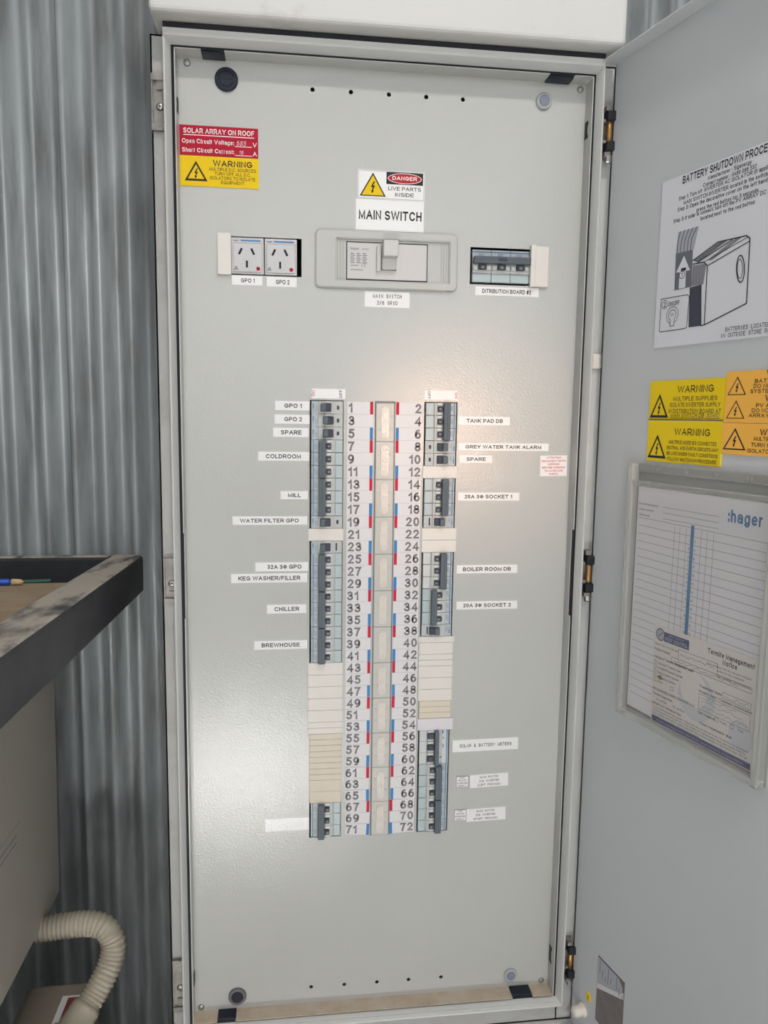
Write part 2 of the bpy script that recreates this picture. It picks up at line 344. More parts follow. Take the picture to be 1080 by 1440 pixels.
def dup(src, M, label=None, group=None, parent=None):
    c = src.copy(); COL.objects.link(c); c.parent = parent
    c.matrix_local = M
    if label: c['label'] = label
    if group: c['group'] = group
    for ch in list(src.children): dup(ch, ch.matrix_local.copy(), parent=c)
    return c

# ------------------------------------------------------------------ the setting: floor and corrugated wall
FLOOR = -0.55
tag(MB().box(-2.2, 2.6, -3.6, 0.34, FLOOR - 0.05, FLOOR).build('floor', 'concrete'), 'bare concrete floor under the switchboard', None, None, 'structure')
WALL_Y = 0.30
wall = thing('wall_back', 'grey galvanised corrugated steel wall behind the cabinet', None, Matrix.Translation((0, WALL_Y, FLOOR))); wall['kind'] = 'structure'
CP = 0.0485
def sheet(x0, x1, ph, off, amp=0.0140):
    mb = MB(); n = int((x1 - x0) / CP * 14); zz = (0, 1.2, 2.6); pts = []
    for i in range(n + 1):
        x = x0 + (x1 - x0) * i / n; c = math.cos(2 * PI * (x - ph) / CP)
        pts.append((x, off - amp * c))
    for z in zz:
        for x, y in pts: mb.v.append((x, y, z))
    N = len(pts)
    for k in range(len(zz) - 1):
        for i in range(n):
            mb.f.append((k * N + i, k * N + i + 1, (k + 1) * N + i + 1, (k + 1) * N + i)); mb.m.append(0)
    o = mb.build('steel_sheet', 'galvanised', wall, smooth=True)
    so = o.modifiers.new('t', 'SOLIDIFY'); so.thickness = 0.0008
    return o
seam_x = hit(80, 60, (0, WALL_Y, 0), (0, 1, 0)).x
ph = hit(92, 200, (0, WALL_Y, 0), (0, 1, 0)).x
sheet(seam_x, 0.24, ph, 0.0)
sheet(seam_x - 0.80, seam_x + 0.035, ph, 0.0035)
sheet(0.21, 1.5, ph, 0.003)
tag(MB().box(-1.62, -1.58, -2.8, 0.30, FLOOR, 2.05).build('blocker_wall_left', 'galvanised'), 'plain side wall added out of view to block light', None, None, 'structure')  # unseen wall added to cut light from the left and darken the door
# ------------------------------------------------------------------ switchboard cabinet
BX0, BX1, BZ0, BZ1 = -0.031, 0.590, -0.052, 1.379
GY = 0.012     # plane of the gutter that carries hinges
cab = thing('switchboard_cabinet', 'tall light grey steel switchboard cabinet with its door swung open', 'cabinet', Matrix.Translation((0.28, 0.14, FLOOR)))
CI = cab.matrix_world.inverted()
def cpart(mb, name, m=None, parent=None, smooth=False, label=None):
    o = mb.build(name, m, parent or cab, CI.copy() if not parent else Matrix(), smooth)
    if label: o['label'] = label
    return o
# body: back and four sides
b = MB(); t = 0.002
b.box(BX0, BX1, 0.262, 0.264, BZ0, BZ1); b.box(BX0, BX0 + t, GY, 0.262, BZ0, BZ1); b.box(BX1 - t, BX1, GY, 0.262, BZ0, BZ1)
b.box(BX0 + t, BX1 - t, GY, 0.262, BZ0, BZ0 + t); b.box(BX0 + t, BX1 - t, GY, 0.262, BZ1 - t, BZ1)
cpart(b, 'body', 'cabinet_paint')
G0, G1 = 0.0042, 0.0105    # gap outside the panel edge, crest offset
# gutter flange
b = MB()
b.box(W + G1 - 0.002, BX1, GY, GY + t, BZ0, BZ1)
b.box(-G1, W + G1, GY, GY + t, H + G1, BZ1); b.box(-G1, W + G1, GY, GY + t, BZ0, -G1)
cpart(b, 'gutter_flange', 'strip_paint')
cpart(MB().box(BX0, -G1 + 0.002, GY, GY + t, BZ0, BZ1), 'side_flange', 'shaded_strip_paint', label='grey strip carrying hinge brackets, painted darker for shade')
# rim: sloped inner face, crest, outer wall
def loop(o, y, top=0.0): return [(-o, y, -o), (W + o, y, -o), (W + o, y, H + o + top), (-o, y, H + o + top)]
def rim_loops(ls, m):
    mb = MB()
    for l in ls: mb.v += l
    for k in range(len(ls) - 1):
        for i in range(4):
            j = (i + 1) % 4; mb.f.append((k * 4 + i, k * 4 + j, k * 4 + 4 + j, k * 4 + 4 + i)); mb.m.append(0)
    return mb
cpart(rim_loops([loop(G0, 0.03), loop(G0, 0.004), loop(G1 - 0.0005, -0.0085), loop(G1 + 0.001, -0.0095, 0.001), loop(G1 + 0.002, -0.0085, 0.0065), loop(G1 + 0.0022, GY, 0.0085)], None), 'front_rim', 'cabinet_paint')
# black strip painting the shade in the gap between rim and panel
cpart(rim_loops([loop(0.0001, 0.020), loop(0.0001, 0.0035), loop(G0 + 0.0005, 0.0045)], None), 'gap_shade', 'black_rubber')
# bottom ledge in front (dusty grey) and plinth under the cabinet
cpart(MB().box(-0.004, W + 0.004, -0.004, 0.0, -0.009, -0.0075), 'ledge', 'ledge_paint')
cpart(MB().rbox(BX0, BX1, -0.02, 0.262, BZ0 - 0.03, BZ0 - 0.002, 0.004), 'bottom_channel', 'hood_paint')
cpart(MB().box(BX0 + 0.02, BX1 - 0.02, 0.03, 0.25, FLOOR, BZ0 - 0.03), 'plinth', 'old_steel')
cpart(MB().box(-0.012, W + 0.012, -0.0078, 0.012, 1.3795, 1.3864), 'hood_gap_shade', 'black_rubber')  # black filler painting the shadow line between hood and rim
# the hood over the top
hood = MB().rbox(-0.025, 0.584, -0.033, 0.27, 1.387, 1.72, 0.006, seg=3)
hood = tag(hood.build('cable_hood', 'hood_paint', None, None), 'white sheet metal cable duct box sitting over the cabinet top', 'duct')

# --- escutcheon panel with real cut-outs
LX0, LX1 = 0.1744, 0.2194            # left breaker column
RX0, RX1 = 0.3368, 0.3818            # right breaker column
def zrow(i): return ROW0 - PITCH_ROW * i
socket_r = rect(pan, 325, 334, 424, 388)
mainsw_r = rect(pan, 472, 338, 632, 398)
db2_r = rect(pan, 661, 349, 745, 401)
def rr(r, g=0.0): return (r[0] - r[2] / 2 - g, r[0] + r[2] / 2 + g, r[1] - r[3] / 2 - g, r[1] + r[3] / 2 + g)
holes = [(LX0 - 0.002, LX1 + 0.0005, zrow(36) - 0.001, zrow(0) + 0.001), (RX0 - 0.002, RX1 + 0.001, zrow(36) - 0.001, zrow(0) + 0.001), rr(socket_r), rr(mainsw_r), rr(db2_r)]
rounds = [pan(*p) for p in ((439.5, 126), (493.5, 129.5), (547, 133), (599.5, 136.5), (651, 140), (437.5, 1388), (484, 1384.5), (530, 1381), (574.5, 1377.5), (620, 1374))]
RS = 0.0034
for x, z in rounds: holes.append((x - RS, x + RS, z - RS, z + RS))
xs = sorted({0.0, W} | {h[0] for h in holes} | {h[1] for h in holes}); zs = sorted({0.0, H} | {h[2] for h in holes} | {h[3] for h in holes})
bm = bmesh.new(); grid = {}
def gv(i, k):
    if (i, k) not in grid: grid[(i, k)] = bm.verts.new((xs[i], D, zs[k]))
    return grid[(i, k)]
for i in range(len(xs) - 1):
    for k in range(len(zs) - 1):
        mx, mz = (xs[i] + xs[i + 1]) / 2, (zs[k] + zs[k + 1]) / 2
        if any(h[0] < mx < h[1] and h[2] < mz < h[3] for h in holes): continue
        bm.faces.new((gv(i, k), gv(i + 1, k), gv(i + 1, k + 1), gv(i, k + 1)))
for x, z in rounds:
    sq = []; ci = []
    for k in range(16):
        a = 2 * PI * k / 16; c, s = math.cos(a), math.sin(a); q = RS / max(abs(c), abs(s))
        sq.append(bm.verts.new((x + q * c, D, z + q * s))); ci.append(bm.verts.new((x + 0.0029 * c, D, z + 0.0029 * s)))
    for k in range(16): bm.faces.new((sq[k], sq[(k + 1) % 16], ci[(k + 1) % 16], ci[k]))
bm.verts.index_update()
pm = MB(); pm.add([v.co[:] for v in bm.verts], [[v.index for v in f.verts] for f in bm.faces]); bm.free()
panel = cpart(pm, 'front_panel', 'panel_paint')
so = panel.modifiers.new('t', 'SOLIDIFY'); so.thickness = 0.0015; so.offset = -1
# folded lips (each side a mesh of its own), with notches
def ppart(mb, name, m=None, label=None):
    o = mb.build(name, m, panel)
    if label: o['label'] = label
    return o
def zpan(px, py, y=0.0): return pan(px, py, y)[1]
nl0, nl1 = zpan(260, 870), zpan(260, 750); nr0, nr1 = zpan(804, 866), zpan(806, 745)
LT = 0.0012
mb = MB()
for z0, z1 in ((0, nl0), (nl1, H)): mb.box(0, LT, 0, D, z0, z1)
mb.box(0, LT, 0.008, D, nl0, nl1); ppart(mb, 'panel_lip', 'panel_paint')
mb = MB()
for z0, z1 in ((0, nr0), (nr1, H)): mb.box(W - LT, W, 0, D, z0, z1)
mb.box(W - LT, W, 0.008, D, nr0, nr1); ppart(mb, 'panel_lip', 'panel_paint')
def xpan(px, py, y=0.008): return pan(px, py, y)[0]
tc = [(xpan(283, 75), xpan(316, 78)), (xpan(771, 108), xpan(806, 110))]
bc = [(xpan(306, 1432), xpan(332, 1432)), (xpan(719, 1398), xpan(747, 1398))]
def lip_x(cuts, z0, z1, m):
    mb = MB(); x = 0.0
    for a, c in cuts + [(W, W)]:
        mb.box(x, a, 0, D, z0, z1)
        x = c
    return ppart(mb, 'panel_lip', m)
lip_x(tc, H - LT, H, 'panel_paint'); lip_x(bc, 0, LT, 'dust_paint')['label'] = 'bottom folded edge covered in tan dust'
for a, c in tc: ppart(MB().rbox(a, c, 0.006, D - 0.001, H - 0.0032, H + 0.001, 0.001), 'clip', 'knob_black')
for a, c in bc: ppart(MB().rbox(a, c, 0.004, D - 0.001, -0.001, 0.003, 0.001), 'clip', 'knob_black')
# small slots in the side lips
def slot(px, y0, y1, x, w):
    z1, z0 = zpan(px, y0, 0.018), zpan(px, y1, 0.018)
    mb = MB(); mb.box(x - w, x + w, 0.0145, 0.0225, z0, z1); mb.box(x - w * 1.3, x + w * 1.3, 0.012, 0.0145, z0, z0 + 0.005); mb.box(x - w * 1.3, x + w * 1.3, 0.012, 0.0145, z1 - 0.005, z1)
    ppart(mb, 'lip_slot', 'black_rubber')
slot(252, 139, 159, LT, 0.0006); slot(824, 172, 196, W - LT, 0.0006); slot(276, 1367, 1383, LT, 0.0006); slot(772, 1330, 1352, W - LT, 0.0006)
# corner screws
def screw(x, z, r=0.0045, y=D, parent=panel, name='screw', m='steel'):
    mb = MB(); mb.lathe([(r, 0), (r, 0.0012), (r * 0.75, 0.0024), (r * 0.3, 0.0026)]); o = mb.build(name, m, parent, PM(x, z, y) if parent is panel else PM(x, z, y), True)
    return o
for x, z in (pan(819, 118, 0.02), pan(262, 76, 0.02), pan(263, 1432, 0.02), pan(762, 1391, 0.02)):
    screw(min(max(x, 0.010), W - 0.010), min(max(z, 0.008), H - 0.008), 0.0045, D)
# lock knobs
def knob(px, py, r, ring, body, label, deep=False):
    x, z = pan(px, py)
    k = MB(); k.lathe([(r, 0), (r, 0.0025), (r * 0.9, 0.0038), (r * 0.62, 0.0038), (r * 0.60, 0.0024)], m=ring)
    o = k.build('panel_lock', None, panel, PM(x, z)); o['label'] = label
    c = MB(); c.lathe([(r * 0.66, 0.0015), (r * 0.66, 0.0045), (r * 0.58, 0.0052)], m=body); 
    if body == 'knob_black': c.box(-r * 0.5, r * 0.5, -r * 0.07, r * 0.07, 0.0053, 0.0056, m='dark_inside')
    c.build('lock_slot', None, o)
knob(318.5, 112.5, 0.0150, 'knob_black', 'knob_black', 'round black slotted panel lock in the top corner')
knob(334, 1400, 0.0135, 'ink_soft', 'knob_black', 'round black slotted panel lock in the bottom corner')
knob(764.5, 143, 0.0112, 'knob_ring', 'knob_grey', 'round faded grey panel plug in the top corner')
knob(717.5, 1370, 0.0108, 'knob_ring', 'knob_grey', 'round faded grey panel plug in the bottom corner')

# --- hinges on the gutter at right, matching bracket plates at left
def hinge(px, y0, y1):
    x, z1 = pan(px, y0, 0.0); z0 = pan(px, y1, 0.0)[1]; L = z1 - z0; zc = (z0 + z1) / 2
    h = MB(); h.box(-0.014, 0.004, -L / 2, L / 2, 0, 0.0025); h.box(-0.006, 0.002, L / 2 - 0.006, L / 2, 0.0025, 0.016); h.box(-0.006, 0.002, -L / 2, -L / 2 + 0.006, 0.0025, 0.016)
    h.box(-0.009, 0.0, L * 0.2, L * 0.26, 0.0025, 0.012); h.box(-0.009, 0.0, -L * 0.22, -L * 0.16, 0.0025, 0.012)
    o = h.build('hinge', 'old_steel', cab, CI @ PM(0.578, zc, GY - 0.001))
    for v in (L * 0.3, -L * 0.3):
        k = MB(); k.rbox(-0.005, 0.009, v - 0.0065, v + 0.0065, 0.006, 0.02, 0.002); k.build('knuckle', 'black_rubber', o)
    p = MB(); p.lathe([(0.0032, -L / 2 + 0.004), (0.0032, L / 2 - 0.004)], n=12); q = p.build('hinge_pin', 'brass', o, Matrix.Translation((0.0005, 0, 0.0125)) @ Matrix.Rotation(-PI / 2, 4, 'X'), True)
    c = MB(); c.lathe([(0.005, -0.004), (0.005, 0.003), (0.0035, 0.005)], n=8); c.build('bolt', 'steel', o, Matrix.Translation((0.0005, -L / 2 - 0.003, 0.0125)) @ Matrix.Rotation(PI / 2, 4, 'X'))
hinge(857, 151, 222); hinge(826, 774, 838); hinge(800, 1322, 1377)
def bracket(px, y0, y1):
    z1 = pan(px, y0, GY)[1]; z0 = pan(px, y1, GY)[1]; L = z1 - z0; zc = (z0 + z1) / 2; x = pan(px, (y0 + y1) / 2, GY)[0]
    h = MB(); h.box(-0.0085, 0.0085, -L * 0.4, L * 0.4, 0, 0.0016)
    for s in (-1, 1):
        h.box(-0.0095, 0.0088, s * L * 0.44 - 0.004, s * L * 0.44 + 0.004, 0, 0.007); h.box(-0.003, 0.0075, s * L * 0.32 - 0.006, s * L * 0.32 + 0.006, 0.0016, 0.004)
    h.box(-0.0095, -0.0078, -L * 0.42, L * 0.42, 0.0016, 0.005)
    o = h.build('hinge_bracket', 'old_steel', cab, CI @ PM(x, zc, GY))
    s = MB(); s.lathe([(0.0048, 0.0016), (0.0048, 0.003), (0.003, 0.0042), (0.0012, 0.0042)], n=16); s.build('screw', 'steel', o, Matrix.Translation((0.0008, -L * 0.06, 0)), True)
    s = MB(); s.disc(0, 0, 0.0011, 0.0044, n=10); s.build('screw_recess', 'dark_inside', o, Matrix.Translation((0.0008, -L * 0.06, 0)))
bracket(224.5, 106, 186); bracket(241, 784, 848); bracket(253, 1346, 1420)
x, z = pan(838, 508, 0.006)
c = MB().rbox(-0.0075, 0.0075, -0.011, 0.011, 0, 0.006, 0.004, seg=3); o = c.build('blanking_plug', 'cream_cap', cab, CI @ PM(x + 0.002, z, GY), True); o['label'] = 'cream plastic plug in the hinge strip'

# --- door leaf
DW, DT, DZ0, DZ1 = 0.612, 0.022, -0.045, 1.377
door = MB()
door.box(0.0, DW, DZ0, DZ1, -0.0015, 0.0)
door.box(0.0, DW, DZ1 - 0.0015, DZ1, 0.0, DT); door.box(0.0, DW, DZ0, DZ0 + 0.0015, 0.0, DT); door.box(DW - 0.0015, DW, DZ0, DZ1, 0.0, DT)
door.box(0.0, 0.0015, DZ0, DZ1, -0.008, 0.0)
door = door.build('cabinet_door', 'door_paint', cab, CI @ DM(0, 0)); door['label'] = 'open grey door carrying signs and a document pocket'
u, v = dor(818, 1417)
st = MB(); st.lathe([(0.0105, 0), (0.0105, 0.004), (0.0085, 0.005), (0.0085, 0.016), (0.0065, 0.019)], n=20); st.build('door_buffer', 'cream_cap', door, Matrix.Translation((u + 0.004, v, 0)), True)

# ------------------------------------------------------------------ breakers
def body_pole(root, vc, half, m='mcb_grey'):
    mb = MB(); mb.rbox(-0.0222, 0.0222, vc - half, vc + half, -0.03, -0.001, 0.0005, seg=1, m=m)
    mb.rbox(-0.0125, 0.0098, vc - half, vc + half, -0.002, 0.0016, 0.0004, seg=1, m=m)
    return mb.build('pole_module', None, root)
def breaker3(name, label, M, group, off=False, pitch=0.018, cover='mcb_cover', kind='mcb'):
    r = thing(name, label, 'breaker', M, group); hp = pitch / 2
    s = -1 if off else 1
    for i in (1, 0, -1):
        vc = i * pitch; p = body_pole(r, vc, hp - 0.00022)
        if kind == 'mcb':
            f = MB(); f.box(-0.0215, -0.0130, vc - hp + 0.0004, vc + hp - 0.0004, -0.001, -0.0005, m='mcb_face'); f.box(-0.0200, -0.0184, vc - hp + 0.0004, vc + hp - 0.0004, -0.0005, -0.0003, m='mcb_blue')
            for q in range(3): f.box(-0.0172 + q * 0.0013, -0.0167 + q * 0.0013, vc - 0.005, vc + 0.004 - q * 0.001, -0.0005, -0.0003, m='ink_line')
            f.build('rating_face', None, p)
            tw0, tw1 = (-0.0022, 0.0055) if not off else (-0.0068, 0.0015)
            MB().rbox(tw0, tw1, vc - hp * 0.40, vc + hp * 0.40, 0.0010, 0.0065, 0.0008, seg=1).build('toggle', 'mcb_black', r)
            MB().rbox((tw0 + tw1) / 2 - 0.001, tw1 - 0.001, vc - hp * 0.16, vc + hp * 0.16, 0.0064, 0.0072, 0.0004, seg=1).build('toggle_mark', 'ink_line', r)
            for sg in (-1, 1): MB().rbox(tw0 + 0.0015, tw1 + 0.0006, vc + sg * hp * 0.70 - hp * 0.22, vc + sg * hp * 0.70 + hp * 0.22, 0.0012, 0.0036, 0.0007, seg=1).build('cheek', 'mcb_white', r)
            MB().rbox(0.0118, 0.0220, vc - hp + 0.0004, vc + hp - 0.0004, -0.002, 0.0008, 0.0005, seg=1).build('terminal_cover', cover, r)
        else:
            MB().rbox(0.0008, 0.0108, vc - hp * 0.45, vc + hp * 0.45, 0.001, 0.0055, 0.0008, seg=1).build('toggle', 'mcb_black', r)
            for q in range(2): MB().box(0.003 + q * 0.003, 0.0042 + q * 0.003, vc - hp * 0.43, vc + hp * 0.43, 0.0055, 0.0060).build('toggle_rib', 'mcb_dark', r)
            for sg in (-1, 1): MB().rbox(0.0012, 0.0104, vc + sg * hp * 0.74 - hp * 0.16, vc + sg * hp * 0.74 + hp * 0.16, 0.0012, 0.0034, 0.0006, seg=1).build('cheek', 'mcb_white', r)
            MB().box(0.0118, 0.0220, vc - hp + 0.0003, vc + hp - 0.0003, -0.002, 0.0006).build('terminal_cover', 'mcb_pale', r)
    L = pitch * 1.5 - 0.0006
    if kind == 'mcb':
        b0, b1 = (-0.0118, -0.0022) if not off else (0.0015, 0.0098)
        mb = MB(); mb.rbox(b0, b1, -L, L, 0.0018, 0.0115, 0.0012, m='mcb_dark'); mb.box(b0 + 0.0042, b0 + 0.0047, -L + 0.001, L - 0.001, 0.0115, 0.0117, m='mcb_black'); mb.build('toggle_bar', None, r)
    else:
        MB().rbox(-0.0058, 0.0004, -L - 0.001, L - 0.0005, 0.0018, 0.0125, 0.0015).build('toggle_bar', 'mcb_dark', r)
        f = MB(); f.box(-0.0215, -0.0065, -L, L, -0.001, 0.0012, m='mcb_pale'); f.box(-0.0203, -0.0188, -L, L, 0.0012, 0.0014, m='ink_blue')
        f.box(-0.0135, -0.0105, 0.0205 - 0.043 * 0, 0.0255, 0.0012, 0.0015, m='ink_navy') if False else f.box(-0.0140, -0.0110, -0.0255, -0.0205, 0.0012, 0.0015, m='ink_navy')
        for a_ in range(3):
            for b_ in range(3): f.box(-0.0150 + a_ * 0.0021, -0.0134 + a_ * 0.0021, -0.0040 + b_ * 0.0021, -0.0024 + b_ * 0.0021, 0.0012, 0.0014, m='ink_line')
        f.box(-0.0115, -0.0090, 0.0155, 0.0172, 0.0012, 0.0020, m='mcb_black')
        f.box(-0.0150, -0.0130, -0.0150, -0.0125, 0.0012, 0.0014, m='ink_line'); f.box(-0.0105, -0.0090, -0.0150, -0.0125, 0.0012, 0.0014, m='ink_line')
        f.build('meter_face', None, r)
    return r
def breaker1(name, label, M, group, shift=0.0, big=False):
    r = thing(name, label, 'breaker', M, group); h = 0.009 - 0.00022
    body_pole(r, 0, h)
    f = MB(); f.box(-0.0218, -0.0130, -h, h, -0.001, -0.0005, m='mcb_face'); f.box(-0.0203, -0.0186, -0.001, 0.0055, -0.0005, -0.0003, m='mcb_blue'); f.box(-0.0198, -0.0191, -0.006, -0.001, -0.0005, -0.0003, m='mcb_blue')
    for q in range(3): f.box(-0.0165 + q * 0.0012, -0.0161 + q * 0.0012, -0.006 + q * 0.001, 0.003 - q * 0.001, -0.0005, -0.0003, m='ink_line')
    f.build('rating_face', None, r)
    t0 = -0.0095 + shift; mb = MB(); mb.rbox(t0, t0 + 0.0148, -0.0054, 0.0054, 0.001, 0.0058, 0.0008, seg=1, m='mcb_black'); mb.rbox(t0, t0 + 0.0075, -0.0054, 0.0054, 0.0055, 0.0105, 0.001, seg=1, m='mcb_dark'); mb.build('toggle', None, r)
    for sg in (-1, 1): MB().rbox(-0.004 + shift * 0.5, 0.0065, sg * 0.0071 - 0.0011, sg * 0.0071 + 0.0011, 0.001, 0.0032, 0.0006, seg=1).build('cheek', 'mcb_white', r)
    MB().box(0.0100, 0.0220, -h, h, -0.002, -0.0004).build('terminal_cover', 'mcb_grey', r)
    tb = (0.0128, 0.0148, 0.0055) if big else (0.0136, 0.0168, 0.0026)
    MB().rbox(tb[0], tb[1], -tb[2], tb[2], -0.001, 0.0008, 0.0004, seg=1).build('test_button', 'mcb_black', r)
    return r
LC, RC = (LX0 + LX1) / 2, (RX0 + RX1) / 2
def LM(i, n): return PM(LC, zrow(i + n / 2))
def RM(i, n): return PM(RC, zrow(i + n / 2), D, PI)
GL, GR = 'breakers in the left column', 'breakers in the right column'
breaker1('circuit_breaker', 'single-pole breaker at the very top of the left column, toggle tipped left', LM(0, 1), GL)
breaker1('circuit_breaker', 'single-pole breaker second from the top of the left column, by the GPO 2 label', LM(1, 1), GL, 0.0035)
breaker1('circuit_breaker', 'single-pole breaker by the left SPARE label, just above the COLDROOM breaker', LM(2, 1), GL, 0.0035)
for i, tx in ((3, 'three-pole breaker beside the COLDROOM label'), (6, 'three-pole breaker beside the MILL label'), (12, 'three-pole breaker beside the KEG WASHER/FILLER label'),
              (15, 'three-pole breaker beside the CHILLER label'), (18, 'three-pole breaker beside the BREWHOUSE label'), (33, 'three-pole breaker at the foot of the left column under the cream slats')):
    breaker3('circuit_breaker', tx, LM(i, 3), GL)
breaker1('circuit_breaker', 'single-pole breaker beside the WATER FILTER GPO label', LM(9, 1), GL)
breaker1('circuit_breaker', 'single-pole breaker just under the lone white blank of the left column', LM(11, 1), GL, 0.0, True)
for i, off, tx, cv in ((0, False, 'three-pole breaker beside the TANK PAD DB label', 'mcb_cover'), (6, False, 'three-pole breaker just under the lone white blank of the right column', 'mcb_cover'),
                       (12, False, 'three-pole breaker beside the BOILER ROOM DB label', 'mcb_pale'), (15, True, 'three-pole breaker with its bar switched toward the number strip', 'mcb_cover'),
                       (30, False, 'three-pole breaker between the pale ribbed breaker and the lowest one, right column', 'mcb_cover'), (33, False, 'three-pole breaker at the very foot of the right column', 'mcb_cover')):
    breaker3('circuit_breaker', tx, RM(i, 3), GR, off, cover=cv)
breaker1('circuit_breaker', 'single-pole breaker beside the GREY WATER TANK ALARM label', RM(3, 1), GR)
breaker1('circuit_breaker', 'single-pole breaker by the right SPARE label, above a white blank', RM(4, 1), GR)
breaker1('circuit_breaker', 'single-pole breaker just above the pair of white blanks', RM(9, 1), GR, 0.002, True)
breaker1('circuit_breaker', 'single-pole breaker directly above the tall white blank strip, right column', RM(18, 1), GR, 0.006, True)
breaker3('circuit_breaker', 'pale three-pole breaker with wide ribbed toggles beside the SOLAR & BATTERY METERS label', RM(27, 3), GR, kind='meter')

# blank fillers
def blanks(name, label, x, i0, segs, m, group, wide=0.0255, w=0.0018):
    z = zrow(i0); total = sum(s[0] for s in segs) * PITCH_ROW
    r = thing(name, label, 'blank cover', PM(x, z - total), group); v = total
    for rows, dw, dz in segs:
        h = rows * PITCH_ROW; v -= h
        MB().rbox(-wide - dw, wide + dw, v + 0.00018, v + h - 0.00018, -0.002, w + dz, 0.0004, seg=1).build('blank_segment', m, r)
    return r
GB = 'blank covers in the breaker columns'
blanks('blank_cover', 'single white blank cover under the WATER FILTER GPO breaker', LC - 0.0012, 10, [(1, 0, 0)], 'blank_white', GB)
blanks('blank_cover', 'tall white blank cover strip under the BREWHOUSE breaker', LC - 0.0012, 21, [(1, 0, 0)] * 5 + [(0.5, 0, 0)] * 2, 'blank_white', GB)
blanks('blank_cover', 'tall cream blank cover strip of thin slats in the left column', LC - 0.0006, 27, [(0.5, 0, 0)] * 8 + [(1, 0, 0)] * 2, 'blank_cream', GB, 0.0238)
blanks('blank_cover', 'single white blank cover between single-pole and three-pole breakers, right column', RC + 0.0002, 5, [(1, 0, 0)], 'blank_white', GB)
blanks('blank_cover', 'pair of joined white blank covers above the BOILER ROOM DB breaker', RC + 0.0005, 10, [(1, 0, 0)] * 2, 'blank_white', GB)
blanks('blank_cover', 'tall white blank cover strip in the right column with a proud top piece', RC - 0.0002, 19, [(0.5, 0.0015, 0.001), (1, 0, 0), (0.5, 0, 0), (0.5, 0, 0), (1, 0, 0), (1, 0, 0), (1, 0, 0)], 'blank_white', GB)
blanks('blank_cover', 'short cream blank cover strip in the right column', RC, 24.5, [(0.5, 0, 0)] * 3, 'blank_cream', GB, 0.0240)
blanks('blank_cover', 'cool white proud blank cover just above the pale ribbed breaker', RC + 0.0005, 26, [(1, 0.0015, 0.002)], 'blank_cool', GB)

# number tags
def numbers(x0, x1, right, label):
    xc = (x0 + x1) / 2; hw = (x1 - x0) / 2
    r = thing('number_strip', label, 'number strip', PM(xc, zrow(36)), 'number strips beside the breakers')
    for i in range(36):
        n = 2 * i + (2 if right else 1); vc = (36 - i - 0.5) * PITCH_ROW
        a = 0.0; dz = 0.0
        if i >= 24: a = random.uniform(-0.02, 0.02); dz = random.uniform(0, 0.0006)
        if i >= 33: a = (0.04 if right else -0.05) * (i - 32) / 3
        M = Matrix.Translation((0 if i < 33 else (0.001 if not right else -0.001), vc, dz)) @ Matrix.Rotation(a, 4, 'Z')
        g = MB().box(-hw, hw, -0.0088, 0.0088, 0.0, 0.0006); o = g.build('number_tag', 'tag_white', r, M)
        s = -1 if right else 1
        bx0, bx1 = sorted((s * hw, s * (hw - 0.0042)))
        MB().box(bx0, bx1, -0.0088, 0.0088, 0.0006, 0.0008).build('phase_bar', ('tag_red', 'tag_white', 'tag_blue')[i % 3], o)
        tm = MB()
        w = 0.0105 * len(str(n))
        if right: tm.text(str(n), hw - 0.0012, -0.0066, 0.0134, None, 'R', 0.0009, 0.018)
        else: tm.text(str(n), -hw + 0.0012, -0.0066, 0.0134, None, 'L', 0.0009, 0.018)
        tm.build('numeral', 'ink_number', o)
        if not i % 3 == 1: pass
numbers(pan(487.5, 700)[0], pan(523.2, 700)[0], False, 'strip of odd numbered white tags 1 to 71 right of the left breakers')
numbers(pan(555.2, 700)[0], pan(591.3, 700)[0], True, 'strip of even numbered white tags 2 to 72 left of the right breakers')

# busbar cover strip
cx0, cx1 = pan(527.2, 700)[0], pan(552.6, 700)[0]; cw = (cx1 - cx0) / 2
r = thing('busbar_cover', 'long translucent plastic busbar cover with rounded windows between the number strips', 'cover strip', PM((cx0 + cx1) / 2, zrow(36) - 0.002))
for k in range(12):
    v0 = (11 - k) * 0.054
    o = MB().rbox(-cw, cw, v0 + 0.0003, v0 + 0.0537, 0.0001, 0.0022, 0.0008, seg=1).build('cover_segment', 'cover_strip', r, None)
    cap = []
    for s, cy in ((1, v0 + 0.0435), (-1, v0 + 0.0105)):
        for q in range(9):
            a = (0 if s > 0 else PI) + PI * q / 8; cap.append((0.0054 * math.cos(a), cy + 0.0054 * math.sin(a)))
    wd = MB(); wd.prism(cap, 0.0022, 0.0036, m='cover_bead'); wd.prism([(x_ * 0.7, v0 + 0.027 + (y_ - v0 - 0.027) * 0.93) for x_, y_ in cap], 0.0036, 0.0043, m='cover_bead')
    for q in range(3): wd.ring(0, v0 + 0.0105 + q * 0.0165, 0.0022, 0.0030, 0.0045, m='cover_strip', n=12)
    wd.build('cover_window', None, o)
    for q in (0.018, 0.036):
        for s in (-1, 1): MB().lathe([(0.0026, 0.0022), (0.0026, 0.0028), (0.0016, 0.0030)], s * (cw - 0.0042), v0 + q, 10).build('cover_boss', 'cover_strip', o)
e = MB()
for z0, z1 in ((0.6490, 0.6505),): e.box(-cw - 0.0012, cw + 0.0012, z0, z1, 0, 0.002)
e.box(-cw - 0.0014, -cw, 0, 0.6505, 0, 0.001); e.box(cw, cw + 0.0014, 0, 0.6505, 0, 0.001)
e.build('cover_edge', 'ink_soft', r)

